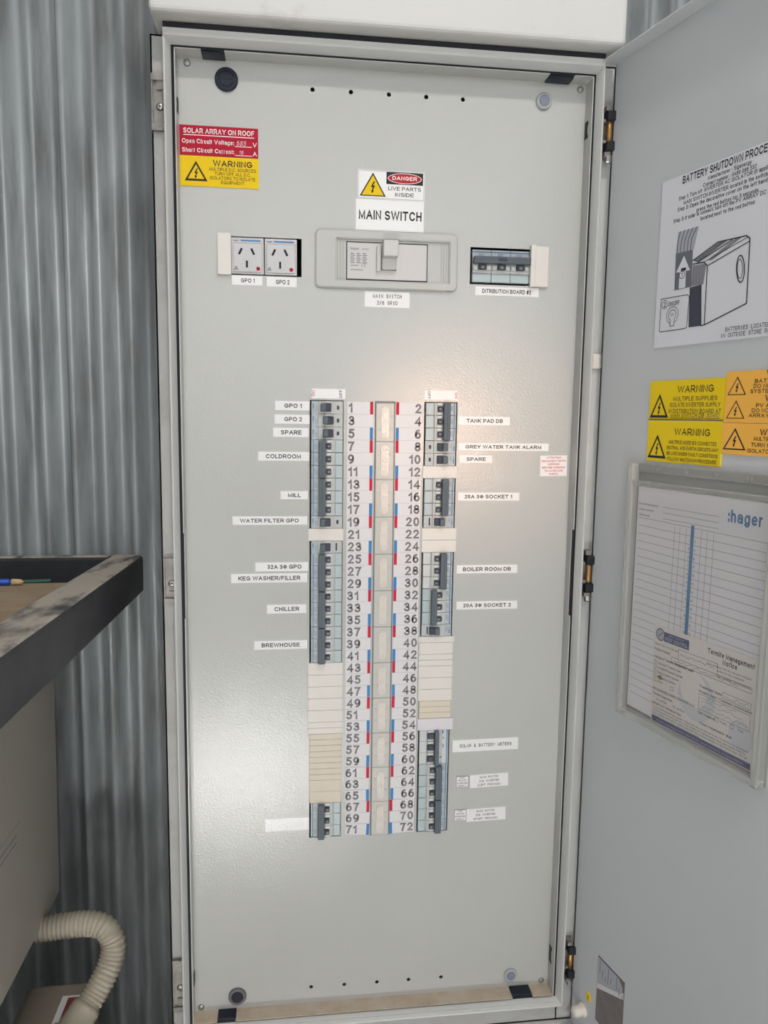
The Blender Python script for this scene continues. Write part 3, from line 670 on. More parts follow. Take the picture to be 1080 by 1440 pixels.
# ------------------------------------------------------------------ labels
def label(px, lines, text_px, desc, mono=False, tilt=0.0, ink='ink_black', name='label_strip', m='label_white', h=None, f=pan, group='printed labels on the panel', frac=0.46, cat='label', bold=0.014):
    x, z, w, hh = rect(f, *px); w2 = w / 2
    o = tag(MB().box(-w2, w2, -hh / 2, hh / 2, 0, 0.0004).build(name, m, None, PM(x, z, D, tilt)), desc, cat, group)
    if lines:
        a = f(text_px[0], (px[1] + px[3]) / 2)[0] - x; b_ = f(text_px[1], (px[1] + px[3]) / 2)[0] - x
        tm = MB(); n = len(lines); lead = hh / (n + 0.35) if n > 1 else hh; ch = h or (hh * frac if n == 1 else lead * 0.60)
        longest = max(lines, key=len)
        for k, s in enumerate(lines):
            yb = -ch / 2 + ((n - 1) / 2 - k) * lead
            if mono: tm.text(s, (a + b_) / 2, yb, ch, (b_ - a) * len(s) / len(longest), 'C', 0.0006, bold, mono=True)
            else: tm.text(s, (a + b_) / 2, yb, ch, (b_ - a) if s is longest else (b_ - a) * glyph_width(s) / glyph_width(longest), 'C', 0.0006, bold)
        tm.build('lettering', ink, o)
    return o
PHI = '\u03a6'
for px, s, tx, d in (
    ((386.7, 564, 435.5, 577), 'GPO 1', (400, 424.4), 'white label strip reading GPO 1, topmost beside the left breakers'),
    ((386, 583, 435.5, 596), 'GPO 2', (400, 424.5), 'white label strip reading GPO 2, just above the left SPARE label'),
    ((384, 601.5, 434, 614.5), 'SPARE', (395, 424), 'white label strip reading SPARE left of the left breakers'),
    ((363, 635.3, 435, 648), 'COLDROOM', (374, 423), 'white label strip reading COLDROOM'),
    ((394.5, 690.5, 433, 702.2), 'MILL', (405, 423), 'white label strip reading MILL'),
    ((327, 726, 432, 738), 'WATER FILTER GPO', (337.5, 420), 'white label strip reading WATER FILTER GPO'),
    ((359, 790.7, 433.3, 803.2), '32A 3' + PHI + ' GPO', (376, 424), 'white label strip reading 32A 3\u03a6 GPO'),
    ((325, 806.5, 432, 819.3), 'KEG WASHER/FILLER', (335, 422.5), 'white label strip reading KEG WASHER/FILLER'),
    ((375.5, 850, 430.6, 862.5), 'CHILLER', (386, 421), 'white label strip reading CHILLER'),
    ((357.5, 900.7, 432, 913), 'BREWHOUSE', (368, 421.5), 'white label strip reading BREWHOUSE'),
    ((644.7, 586, 717, 597.8), 'TANK PAD DB', (656, 707), 'white label strip reading TANK PAD DB'),
    ((644.7, 623.2, 771.5, 634), 'GREY WATER TANK ALARM', (654.5, 761), 'long white label strip reading GREY WATER TANK ALARM'),
    ((646, 640.3, 692, 651), 'SPARE', (656, 683), 'white label strip reading SPARE right of the right breakers'),
    ((644, 692.6, 730.2, 704), '20A 3' + PHI + ' SOCKET 1', (653, 720), 'white label strip reading 20A 3\u03a6 SOCKET 1, above the BOILER ROOM DB label'),
    ((642.2, 794.3, 727.3, 806), 'BOILER ROOM DB', (651, 718), 'white label strip reading BOILER ROOM DB'),
    ((641.8, 845.2, 727.3, 856.4), '20A 3' + PHI + ' SOCKET 2', (651, 718), 'white label strip reading 20A 3\u03a6 SOCKET 2, below the BOILER ROOM DB label'),
    ((326.3, 388, 369, 401), 'GPO 1', (339, 358), 'white label reading GPO 1 under the left socket outlet'),
    ((375, 390, 417.3, 403.5), 'GPO 2', (388, 407), 'white label reading GPO 2 under the right socket outlet'),
    ((668.3, 404, 757.6, 416.5), 'DITRIBUTION BOARD #2', (678, 746.5), 'white label reading DITRIBUTION BOARD #2'),
): label(px, [s], tx, d)
label((373, 1150.5, 434.5, 1168), None, None, 'glossy white wrinkled label strip with no legible text at the foot of the left column', m='label_gloss')
label((500.3, 281.5, 596, 325), ['MAIN SWITCH'], (504.5, 592.7), 'large white label reading MAIN SWITCH under the danger sticker', frac=0.30, bold=0.016)
label((512.7, 410.5, 576, 432.5), ['MAIN SWITCH', '2/6 GRID'], (524, 565), 'small white printed label reading MAIN SWITCH 2/6 GRID', mono=True, ink='ink_soft')
label((636.3, 1038.8, 728.3, 1055.4), ['SOLAR & BATTERY METERS'], (646, 719.5), 'white printed label reading SOLAR & BATTERY METERS', mono=True, ink='ink_soft', tilt=0.012, frac=0.28)
label((660.7, 1088.2, 714.3, 1106.3), ['MAIN SWITCH', '2/6 INVERTER', '(LEFT FRONIUS)'], (671, 704), 'white printed inverter label beside the upper of two small framed stickers', mono=True, ink='ink_soft', tilt=0.03)
label((655.8, 1136, 710.6, 1153.8), ['MAIN SWITCH', '2/6 INVERTER', '(RIGHT FRONIUS)'], (665, 700), 'white printed inverter label touching the lower of two small framed stickers', mono=True, ink='ink_soft', tilt=0.02)
for px, d in (((641.3, 1090.8, 658.8, 1107.6), 'small black-edged inverter supply sticker, upper of the two'), ((638.8, 1137.8, 655.4, 1154.2), 'small black-edged inverter supply sticker, lower of the two')):
    o = label(px, ['MAIN', 'SWITCH', 'INVERTER', 'SUPPLY'], (px[0] + 1.6, px[2] - 1.6), d, ink='ink_soft', name='supply_sticker')
    w, hh = o.dimensions.x / 2, rect(pan, *px)[3] / 2; w = rect(pan, *px)[2] / 2
    bb = MB(); bb.box(-w, w, hh - 0.0012, hh, 0.0004, 0.0006); bb.box(-w, -w + 0.0006, -hh, hh, 0.0004, 0.0006); bb.box(w - 0.0005, w, -hh, hh, 0.0004, 0.0006); bb.box(-w, w, -hh, -hh + 0.0005, 0.0004, 0.0006); bb.build('border', 'ink_soft', o)
o = label((759.6, 640.5, 797, 669.6), ['ATTENTION', 'DISCONNECT BOTH', 'SUPPLIES', 'BEFORE WORKING', 'TO AVOID LIVE', 'PARTS'], (761.5, 795), 'small white sticker headed ATTENTION in red print', ink='ink_red', tilt=0.02, name='attention_sticker', cat='sticker', bold=0.012)
# ON / OFF cards above the columns
def onoff(px, d, left):
    x, z, w, hh = rect(pan, *px); o = tag(MB().box(-w / 2, w / 2, -hh / 2, hh / 2, 0, 0.0005).build('switch_card', 'label_white', None, PM(x, z)), d, 'label', 'printed labels on the panel')
    s = 1 if left else -1
    MB().text('ON', -s * (w / 2 - 0.0065 + (0.0045 if s > 0 else -0.0045)) if False else -s * (w / 2 - 0.0042) , 0, 0.0042, None, 'C', 0.0007, 0.01, a=PI / 2 * s).build('on_lettering', 'ink_red', o)
    MB().text('OFF', s * (w / 2 - 0.0042), 0, 0.0042, None, 'C', 0.0007, 0.01, a=PI / 2 * s).build('off_lettering', 'ink_soft', o)
onoff((438.3, 546.8, 485.5, 560.6), 'white card marked ON and OFF sideways above the left breaker column', True)
onoff((597.2, 549.4, 643.4, 562.4), 'white card marked ON and OFF sideways above the right breaker column', False)

# ------------------------------------------------------------------ warning signs
def hazard(mb, cx, cy, w, h, z, ink='ink_black', fill=None, t=0.09, bolt=True):
    """warning triangle with lightning arrow; w,h overall"""
    o_ = [(cx - w / 2, cy - h / 2), (cx + w / 2, cy - h / 2), (cx, cy + h / 2)]
    mb.flat(o_, z, ink)
    k = 1 - 3.1 * t; oy = -h * 0.035
    i_ = [(cx + (p[0] - cx) * k, cy + oy + (p[1] - cy - oy * 0) * k) for p in o_]
    mb.flat(i_, z + 0.0001, fill)
    if bolt:
        P = [(0.03, 0.24), (-0.09, -0.02), (-0.01, -0.02), (-0.045, -0.17), (-0.085, -0.15), (-0.03, -0.30), (0.05, -0.175), (0.01, -0.16), (0.095, 0.06), (0.01, 0.06), (0.10, 0.24)]
        mb.flat([(cx + a * w * 0.9, cy - h * 0.10 + c * h * 0.95) for a, c in P], z + 0.0002, ink)
def sign_box(f, px, m, name, desc, M, cat='sign', group=None, th=0.0012):
    x, z, w, h = rect(f, *px)
    o = tag(MB().box(-w / 2, w / 2, -h / 2, h / 2, 0, th).build(name, m, None, M(x, z)), desc, cat, group)
    return o, w, h
# red solar plate and yellow plate
T = 0.0014
o, w, h = sign_box(pan, (252.6, 178.5, 363, 220.5), 'sign_red', 'solar_sign', 'red engraved plate reading SOLAR ARRAY ON ROOF', lambda x, z: PM(x, z), group='warning plates on the panel')
m_ = MB(); m_.text('SOLAR ARRAY ON ROOF', 0.000, h * 0.235, 0.0064, w * 0.90, 'C', T, 0.01); m_.box(-w * 0.45, w * 0.45, h * 0.165, h * 0.165 + 0.0009, T - 0.0002, T)
m_.text('Open Circuit Voltage:', -w * 0.47, -h * 0.10, 0.0056, w * 0.66, 'L', T, 0.008); m_.text('V', w * 0.43, -h * 0.13, 0.0056, None, 'L', T, 0.008); m_.box(w * 0.20, w * 0.42, -h * 0.145, -h * 0.125, T - 0.0002, T)
m_.text('Short Circuit Current:', -w * 0.47, -h * 0.40, 0.0056, w * 0.66, 'L', T, 0.008); m_.text('A', w * 0.43, -h * 0.43, 0.0056, None, 'L', T, 0.008); m_.box(w * 0.20, w * 0.42, -h * 0.445, -h * 0.425, T - 0.0002, T)
m_.build('lettering', 'label_white', o)
MB().text('685', w * 0.22, -h * 0.10, 0.0058, None, 'L', T, 0.0, slant=0.2).text('19', w * 0.25, -h * 0.40, 0.0050, None, 'L', T, 0.0, slant=0.2).build('handwriting', 'sign_pink', o)
o, w, h = sign_box(pan, (253.6, 221, 364, 263.6), 'sign_yellow', 'warning_sign', 'yellow engraved plate warning of multiple D.C. sources under the red plate', lambda x, z: PM(x, z), group='warning plates on the panel')
m_ = MB(); hazard(m_, -w * 0.30, -h * 0.0, w * 0.29, h * 0.66, T, 'ink_black', 'sign_yellow')
m_.text('WARNING', w * 0.165, h * 0.18, 0.0078, w * 0.50, 'C', T, 0.012, m='ink_black')
for k, s in enumerate(('MULTIPLE D.C. SOURCES', 'TURN OFF ALL D.C.', 'ISOLATORS TO ISOLATE', 'EQUIPMENT')): m_.text(s, w * 0.165, h * (0.03 - 0.142 * k), 0.0042, w * (0.60, 0.46, 0.58, 0.30)[k], 'C', T, 0.004, m='ink_black')
m_.build('lettering', None, o)
# danger sticker
o, w, h = sign_box(pan, (503, 240.5, 597, 281), 'label_white', 'danger_sticker', 'white sticker reading DANGER LIVE PARTS INSIDE above the main switch', lambda x, z: PM(x, z, D, -0.004), cat='sticker', th=0.0004)
T = 0.0006; m_ = MB(); hazard(m_, -w * 0.275, h * 0.0, w * 0.39, h * 0.82, T, 'ink_black', 'sign_yellow', t=0.05)
m_.box(-w * 0.075, w * 0.475, h * 0.04, h * 0.46, 0.0004, T, m='ink_black')
m_.disc(w * 0.20, h * 0.25, h * 0.185, T + 0.0001, 'label_white', 32, w * 0.255 / (h * 0.185)); m_.disc(w * 0.20, h * 0.25, h * 0.165, T + 0.0002, 'danger_red', 32, w * 0.245 / (h * 0.165))
m_.text('DANGER', w * 0.20, h * 0.19, h * 0.135, w * 0.37, 'C', T + 0.0003, 0.012, m='label_white')
m_.text('LIVE PARTS', w * 0.20, -h * 0.17, h * 0.13, w * 0.49, 'C', T, 0.006, m='ink_black'); m_.text('INSIDE', w * 0.20, -h * 0.38, h * 0.13, w * 0.28, 'C', T, 0.006, m='ink_black')
m_.line([(-w / 2 + .001, -h / 2 + .001), (w / 2 - .001, -h / 2 + .001), (w / 2 - .001, h / 2 - .001), (-w / 2 + .001, h / 2 - .001)], 0.0004, T, 'ink_line', True)
m_.build('lettering', None, o)

# ------------------------------------------------------------------ socket outlets
sx0, sx1, sz0, sz1 = rr(socket_r)
ow = pan(372, 360)[0] - pan(325.5, 360)[0]
def outlet(xc, desc):
    hw, hh = ow / 2 - 0.0004, (sz1 - sz0) / 2 - 0.0015
    r = thing('socket_outlet', desc, 'socket', PM(xc, (sz0 + sz1) / 2), 'socket outlets')
    MB().rbox(-hw, hw, -hh, hh, -0.02, 0.0010, 0.0008).build('body', 'socket_face', r)
    MB().rbox(-hw + 0.002, hw - 0.002, -hh + 0.002, hh * 0.70, 0.0004, 0.0026, 0.0018, seg=3).build('face_plate', 'socket_face', r)
    st = MB(); st.box(-hw * 0.42, hw * 0.80, hh * 0.80, hh * 0.88, 0.001, 0.0014, m='ink_blue'); st.text('hager', -hw * 0.88, hh * 0.79, 0.0022, hw * 0.36, 'L', 0.0014, 0.006, m='ink_navy'); st.build('brand_stripe', None, r)
    for a, x_, y_ in ((-0.45, -0.0095, 0.0055), (0.45, 0.0068, 0.0055), (0, -0.0010, -0.0110)):
        MB().box(-0.0014, 0.0014, -0.0045, 0.0045, 0.0022, 0.0029).build('pin_slot', 'dark_inside', r, Matrix.Translation((x_, y_, 0)) @ Matrix.Rotation(a, 4, 'Z'))
    MB().ring(-0.001, -0.011, 0.0066, 0.0072, 0.0028).build('earth_ring', 'mcb_grey', r)
    mk = MB(); mk.flat([(-0.0185, -0.0185), (-0.0125, -0.0185), (-0.0155, -0.0135)], 0.0028, 'ink_soft'); mk.flat([(-0.0172, -0.0178), (-0.0138, -0.0178), (-0.0155, -0.0152)], 0.0029, 'socket_face'); mk.line([(-0.0165, -0.0165), (-0.0155, -0.0176), (-0.0138, -0.0150)], 0.0005, 0.003, 'ink_soft'); mk.build('approval_mark', None, r)
    MB().lathe([(0.0026, 0.002), (0.0026, 0.0030), (0.0016, 0.0036)], 0.0140, -0.0165, 16).build('indicator', 'sign_red', r)
outlet(sx0 + ow / 2, 'three-pin socket outlet over the GPO 1 label, next to the white end piece')
outlet(sx0 + ow * 1.5 + 0.0004, 'three-pin socket outlet over the GPO 2 label, next to the dark gap')
x, z, w, h = rect(pan, 306, 328, 325.3, 387)
tag(MB().rbox(-w / 2, w / 2, -h / 2, h / 2, 0, 0.006, 0.001).build('end_blank', 'blank_white', None, PM(x, z)), 'white plastic end piece left of the two socket outlets', 'blank cover')
# ------------------------------------------------------------------ main switch
x, z, w, h = rect(pan, 443, 326, 643, 408)
ms = thing('main_switch', 'wide grey main switch in a rounded surround with a lever handle', 'switch', PM(x, z))
hx0, hx1, hz0, hz1 = (a - b_ for a, b_ in zip(rr(mainsw_r), (x, x, z, z)))
def rrect(w_, h_, r_, n=5): return [(sx * (w_ - r_) + r_ * math.cos(q), sy * (h_ - r_) + r_ * math.sin(q)) for sx, sy, a0 in ((1, 1, 0), (-1, 1, PI / 2), (-1, -1, PI), (1, -1, 3 * PI / 2)) for q in [a0 + PI / 2 * k / n for k in range(n + 1)]]
def frame_ring(loops):
    mb = MB(); n = len(loops[0][0])
    for pts, zz in loops: mb.v += [(p[0], p[1], zz) for p in pts]
    for k in range(len(loops) - 1):
        for i in range(n): mb.f.append((k * n + i, k * n + (i + 1) % n, (k + 1) * n + (i + 1) % n, (k + 1) * n + i)); mb.m.append(0)
    return mb
iw, ih = (hx1 - hx0) / 2 - 0.001, (hz1 - hz0) / 2 - 0.001; ox_, oy_ = (hx0 + hx1) / 2, (hz0 + hz1) / 2
inn = lambda g, r_: [(p[0] + ox_, p[1] + oy_) for p in rrect(iw + g, ih + g, r_)]
frame_ring([(rrect(w / 2, h / 2, 0.007), 0.0), (rrect(w / 2, h / 2, 0.007), 0.0035), (rrect(w / 2 - 0.002, h / 2 - 0.002, 0.006), 0.0055), (inn(0.002, 0.002), 0.0055), (inn(0.0, 0.001), 0.0042), (inn(0.0, 0.001), -0.01)]).build('surround', 'surround', ms)
fx0, fx1, fz0, fz1 = (a - b_ for a, b_ in zip(rr(rect(pan, 488, 343, 600, 394)), (x, x, z, z)))
rb = MB(); rb.box(hx0 + 0.001, fx0 - 0.0006, hz0 + 0.001, hz1 - 0.001, -0.01, 0.0008); rb.box(fx1 + 0.0006, hx1 - 0.001, hz0 + 0.001, hz1 - 0.001, -0.01, 0.0008); rb.box(fx0 - 0.0006, fx1 + 0.0006, fz1 + 0.0008, hz1 - 0.001, -0.01, 0.0008); rb.box(fx0 - 0.0006, fx1 + 0.0006, hz0 + 0.001, fz0 - 0.0008, -0.01, 0.0008)
rb.build('infill_plate', 'surround', ms)
for sx_ in (0, 1, 2, 3):
    st = (fx0 - hx0 - 0.004) / 3.2
    if sx_ < 3:
        a = hx0 + 0.0025 + sx_ * st; MB().rbox(a, a + st - 0.0012, hz0 + 0.004, hz1 - 0.004, 0.0008, 0.0018, 0.0005, seg=1).build('rib', 'surround', ms)
        a = hx1 - 0.0025 - sx_ * st; MB().rbox(a - st + 0.0012, a, hz0 + 0.004, hz1 - 0.004, 0.0008, 0.0018, 0.0005, seg=1).build('rib', 'surround', ms)
MB().box(fx0 - 0.0012, fx1 + 0.0012, fz0 - 0.0014, fz1 + 0.0014, -0.01, 0.0009).build('recess', 'dark_inside', ms)
MB().rbox(fx0, fx1, fz0, fz1, -0.008, 0.0018, 0.0006, seg=1).build('switch_face', 'switch_face', ms)
fw, fh = fx1 - fx0, fz1 - fz0
pt = MB(); pt.text('hager', fx0 + fw * 0.04, fz1 - fh * 0.20, 0.0034, fw * 0.11, 'L', 0.002, 0.012); pt.text('HHG250', fx0 + fw * 0.185, fz1 - fh * 0.20, 0.0024, fw * 0.08, 'L', 0.002, 0.0)
for k in range(6):
    for q in range(3): pt.box(fx0 + fw * (0.04 + 0.075 * q), fx0 + fw * (0.085 + 0.075 * q + 0.012 * (k % 2)), fz1 - fh * (0.29 + 0.05 * k) - 0.0012, fz1 - fh * (0.29 + 0.05 * k), 0.0018, 0.002)
pt.text('CE', fx0 + fw * 0.175, fz0 + fh * 0.34, 0.0042, fw * 0.06, 'L', 0.002, 0.0); pt.box(fx0 + fw * 0.04, fx0 + fw * 0.14, fz0 + fh * 0.36, fz0 + fh * 0.38, 0.0018, 0.002); pt.box(fx0 + fw * 0.04, fx0 + fw * 0.20, fz0 + fh * 0.24, fz0 + fh * 0.26, 0.0018, 0.002)
pt.build('print', 'ink_line', ms)
lx0 = fx0 + fw * 0.43; lx1 = fx0 + fw * 0.61
MB().rbox(lx0 - 0.0005, lx1 + 0.0005, fz0 + fh * 0.26, fz1 - fh * 0.03, 0.0016, 0.0024, 0.0003, seg=1).build('lever_slot', 'mcb_dark', ms)
lv = MB(); lv.rbox(lx0, lx1, fz0 + fh * 0.27, fz0 + fh * 0.60, 0.002, 0.0085, 0.001); lv.rbox(lx0, lx1 + 0.0008, fz0 + fh * 0.58, fz1 + fh * 0.02, 0.002, 0.022, 0.0015)
lv.build('lever', 'switch_face', ms)
gd = MB(); gd.rbox(lx0 - 0.0075, lx0 - 0.002, fz0 + fh * 0.20, fz1 - fh * 0.08, 0.0016, 0.0075, 0.0015); gd.build('lever_guard', 'switch_face', ms)
# ------------------------------------------------------------------ sub-board breaker
dx0, dx1, dz0, dz1 = rr(db2_r)
bp = (dx1 - dx0 - 0.004) / 3
sb = breaker3('circuit_breaker', 'wide three-pole breaker lying sideways above the DITRIBUTION BOARD #2 label', PM((dx0 + dx1) / 2 + 0.001, (dz0 + dz1) / 2, D, -PI / 2), 'upper row breakers', pitch=bp, cover='mcb_cover')
nt_ = MB().rbox(-0.0095, -0.0055, -0.006, 0.006, 0.0114, 0.0124, 0.0005, seg=1); nt_.build('bar_catch', 'mcb_black', sb)
x, z, w, h = rect(pan, 744, 346, 770, 405)
r = thing('end_blank', 'white plastic end piece right of the sideways breaker', 'blank cover', PM(x, z))
MB().rbox(-w / 2, -w / 2 + 0.0078, -h / 2, h / 2, 0, 0.008, 0.001).build('thick_segment', 'blank_white', r); MB().rbox(-w / 2 + 0.0080, w / 2, -h / 2 + 0.0005, h / 2 - 0.001, 0, 0.005, 0.001).build('thin_segment', 'blank_white', r)

# ------------------------------------------------------------------ signs on the door
TD = 0.0012
su0, sv1 = dor(933, 257); sv0 = dor(920, 490)[1]; SW = 0.292; SH = sv1 - sv0
sg = tag(MB().box(0, SW, 0, SH, 0, 0.001).build('shutdown_sign', 'sign_white', None, DM(su0, sv0)), 'white battery shutdown procedure sign with a line drawing on the open door', 'sign', 'signs on the door')
def S(px, py): u_, v_ = dor(px, py); return u_ - su0, v_ - sv0
m_ = MB()
def sline(s, p0, p1, prefix, hh, mono=False, bold=0.004):
    a, b_ = S(*p0), S(*p1)
    if mono: m_.text(s, a[0], a[1], hh, (b_[0] - a[0]) / len(prefix) * len(s), 'L', TD, bold, mono=True, m='ink_black')
    else: m_.text(s, a[0], a[1], hh, b_[0] - a[0], 'L', TD, bold, prefix=prefix, m='ink_black')
sline('BATTERY SHUTDOWN PROCEDURE', (961, 259), (1080, 214), 'BATTERY SHUTDOWN PROCE', 0.0090, bold=0.012)
def L2(zx, zy): return 880 + zx / 5.4, 190 + zy / 5.4
sline('Manufacturer : Sigenergy', L2(630, 342), L2(960, 238), 'Manufacturer : Sigenergy', 0.0046)
sline('Contact number : 0489 088 532', L2(592, 398), L2(998, 262), 'Contact number : 0489 088 532', 0.0046)
sline('Step 1: Turn off  INVERTER AC ISOLATOR (if applicable) or', L2(408, 500), L2(1080, 280), 'Step 1: Turn off  INVERTER AC ISOLATOR (if appli', 0.0046)
sline('MAIN SWITCH INVERTER located in the switchboard', L2(445, 530), L2(1080, 322), 'MAIN SWITCH INVERTER located in the switch', 0.0046)
sline('Step 2: Open the decorative cover on the left hand side', L2(398, 585), L2(1080, 372), 'Step 2: Open the decorative cover on the left hand', 0.0046)
sline('press the red button for 3 seconds.', L2(543, 585), L2(1020, 420), 'press the red button for 3 seconds.', 0.0046)
sline('Step 3: If solar is connect, turn off the PV ARRAY DC isolator', L2(368, 672), L2(1072, 448), 'Step 3: If solar is connect, turn off the PV ARRAY DC', 0.0046)
sline('located next to the red button', L2(573, 650), L2(985, 520), 'located next to the red button', 0.0046)
def L3(zx, zy): return 900 + zx / 4.5, 180 + zy / 4.5
sline('BATTERIES LOCATED', L3(543, 1290), L3(810, 1252), 'BATTERIES LOCATE', 0.0048, True)
sline('IN OUTSIDE STORE ROOM', L3(513, 1330), L3(810, 1290), 'IN OUTSIDE STORE R', 0.0048, True)
def Z(*pts): return [S(*L3(a, c)) for a, c in pts]
# drawing: body of the battery, lid pulled up, on/off dial
m_.flat(Z((320, 1010), (395, 990), (390, 1252), (312, 1262)), TD, 'sketch_dark')
m_.flat(Z((338, 872), (425, 858), (405, 990), (330, 1000)), TD, 'ink_line')
m_.flat(Z((232, 795), (340, 770), (330, 1005), (222, 1028)), TD, 'sketch_grey')
m_.flat(Z((248, 660), (378, 622), (345, 770), (232, 795)), TD, 'mark_grey')
for k in range(5): m_.line(Z((262 + k * 26, 656 - k * 7.5), (246 + k * 22, 720 - k * 6), (240 + k * 21, 790 - k * 4)), 0.0010, TD + 0.0001, 'ink_black')
for k in range(4): m_.line(Z((350 + k * 18, 868 - k * 3), (343 + k * 18, 996 - k * 3)), 0.0006, TD + 0.0001, 'sketch_grey')
m_.flat(Z((285, 808), (322, 900), (296, 905), (292, 1010), (250, 1018), (256, 912), (234, 916)), TD + 0.0002, 'sign_white')
c1 = S(*L3(272, 930)); m_.ring(c1[0], c1[1], 0.0040, 0.0048, TD + 0.0004, 'ink_black'); m_.disc(c1[0], c1[1], 0.0040, TD + 0.0003, 'sign_white'); m_.text('1', c1[0], c1[1] - 0.003, 0.006, None, 'C', TD + 0.0005, m='ink_black')
m_.flat(Z((268, 888), (298, 882), (296, 902), (264, 908)), TD + 0.0003, 'ink_black')
m_.line(Z((340, 840), (500, 722), (680, 682), (702, 700), (680, 1110), (415, 1245), (392, 1252)), 0.0013, TD + 0.0002, 'ink_black')
m_.line(Z((392, 1000), (392, 1252)), 0.001, TD + 0.0002, 'ink_black'); m_.line(Z((340, 862), (410, 850), (432, 872), (412, 1245)), 0.0013, TD + 0.0002, 'ink_black'); m_.line(Z((432, 872), (702, 715)), 0.0011, TD + 0.0002, 'ink_black'); m_.line(Z((410, 850), (690, 690)), 0.0008, TD + 0.0002, 'ink_black')
m_.flat(Z((345, 842), (520, 715), (560, 712), (372, 850)), TD + 0.0001, 'sketch_grey'); m_.flat(Z((430, 838), (610, 700), (650, 692), (460, 836)), TD + 0.0001, 'ink_line'); m_.line(Z((372, 850), (590, 708)), 0.0012, TD + 0.0003, 'ink_black')
e1 = [S(*L3(642 + 25 * math.cos(q), 892 + 85 * math.sin(q))) for q in [2 * PI * k / 24 for k in range(24)]]; m_.line(e1, 0.0013, TD + 0.0002, 'ink_black', True)
e1 = [S(*L3(638 + 17 * math.cos(q), 892 + 60 * math.sin(q))) for q in [2 * PI * k / 24 for k in range(24)]]; m_.line(e1, 0.0008, TD + 0.0002, 'ink_black', True)
m_.line(Z((140, 1085), (305, 1055), (318, 1068), (300, 1262), (288, 1270), (132, 1292), (128, 1280)), 0.0009, TD + 0.0002, 'ink_black', True)
c2 = S(*L3(162, 1118)); m_.ring(c2[0], c2[1], 0.0046, 0.0053, TD + 0.0002, 'ink_black'); m_.text('2', c2[0], c2[1] - 0.0032, 0.0064, None, 'C', TD + 0.0002, m='ink_black')
a = S(*L3(186, 1120)); b_ = S(*L3(255, 1106)); m_.text('ON/OFF', a[0], a[1] - 0.002, 0.0055, b_[0] - a[0], 'L', TD + 0.0002, 0.012, m='ink_black')
c3 = S(*L3(210, 1185)); 
for r_ in (0.0105, 0.0068): m_.ring(c3[0], c3[1], r_ - 0.0007, r_, TD + 0.0002, 'ink_black')
m_.flat([(c3[0] - 0.003, c3[1] - 0.013), (c3[0] + 0.004, c3[1] - 0.013), (c3[0] + 0.004, c3[1] - 0.005), (c3[0] - 0.003, c3[1] - 0.005)], TD + 0.0003, 'sign_white'); m_.line([(c3[0] - 0.003, c3[1] - 0.005), (c3[0] - 0.003, c3[1] - 0.013), (c3[0] + 0.004, c3[1] - 0.013), (c3[0] + 0.004, c3[1] - 0.005)], 0.0008, TD + 0.0004, 'ink_black')
m_.text('ON', c3[0], c3[1] - 0.001, 0.003, None, 'C', TD + 0.0003, m='ink_black')
m_.build('print', None, sg)
# yellow and orange warning plates
def doorplate(px, m, desc, u=None, th=0.0014):
    if u: uu0, uu1, vv0, vv1 = u
    else:
        x_, z_, w_, h_ = rect(dor, *px); uu0, uu1, vv0, vv1 = x_ - w_ / 2, x_ + w_ / 2, z_ - h_ / 2, z_ + h_ / 2
    w_, h_ = uu1 - uu0, vv1 - vv0
    return tag(MB().box(0, w_, 0, h_, 0, th).build('warning_sign', m, None, DM(uu0, vv0)), desc, 'sign', 'signs on the door'), w_, h_
TD = 0.0016
yu0, yv1 = dor(916.4, 536.6); yu1 = dor(1018, 592)[0]; yvm = dor(1018, 592)[1]; yv0 = dor(1015, 656.5)[1]
o, w, h = doorplate(None, 'sign_yellow_old', 'yellow warning plate about isolating the inverter supply on the door', (yu0, yu1, yvm + 0.0005, yv1))
m_ = MB(); hazard(m_, w * 0.15, h * 0.36, w * 0.27, h * 0.62, TD, 'ink_black', 'sign_yellow_old')
m_.text('WARNING', w * 0.63, h * 0.68, 0.0085, w * 0.47, 'C', TD, 0.0, m='ink_black')
for k, (s, q) in enumerate((('MULTIPLE SUPPLIES', 0.57), ('ISOLATE INVERTER SUPPLY', 0.66), ('IN DISTRIBUTION BOARD AT', 0.68))): m_.text(s, w * 0.63, h * (0.48 - 0.155 * k), 0.0052, w * q, 'C', TD, 0.0, m='ink_black')
m_.line([(w * 0.30, h * 0.045), (w * 0.97, h * 0.045)], 0.0006, TD, 'ink_black'); m_.text('MAIN SWITCH DB', w * 0.32, h * 0.065, 0.0050, w * 0.44, 'L', TD, 0.0, m='ink_black', slant=0.2); m_.text('BOARD', w * 0.80, h * 0.07, 0.0048, w * 0.15, 'L', TD, 0.0, m='ink_soft', slant=0.2)
m_.line([(0, 0.0004), (w, 0.0004)], 0.0008, TD, 'ink_black')
m_.build('lettering', None, o)
o, w, h = doorplate(None, 'sign_yellow_old', 'yellow warning plate about multiple mode neutral and earth circuits above the document pocket', (yu0, yu1, yv0, yvm - 0.0005))
m_ = MB(); hazard(m_, w * 0.15, h * 0.37, w * 0.27, h * 0.58, TD, 'ink_black', 'sign_yellow_old')
m_.text('WARNING', w * 0.62, h * 0.66, 0.0085, w * 0.47, 'C', TD, 0.0, m='ink_black')
for k, (s, q) in enumerate((('MULTIPLE MODE IES CONNECTED', 0.63), ('NEUTRAL AND EARTH CIRCUITS MAY', 0.68), ('BE LIVE UNDER FAULT CONDITIONS', 0.67), ('FOLLOW SHUTDOWN PROCEDURE', 0.65))): m_.text(s, w * 0.63, h * (0.45 - 0.135 * k), 0.0044, w * q, 'C', TD, 0.004, m='ink_black')
m_.build('lettering', None, o)
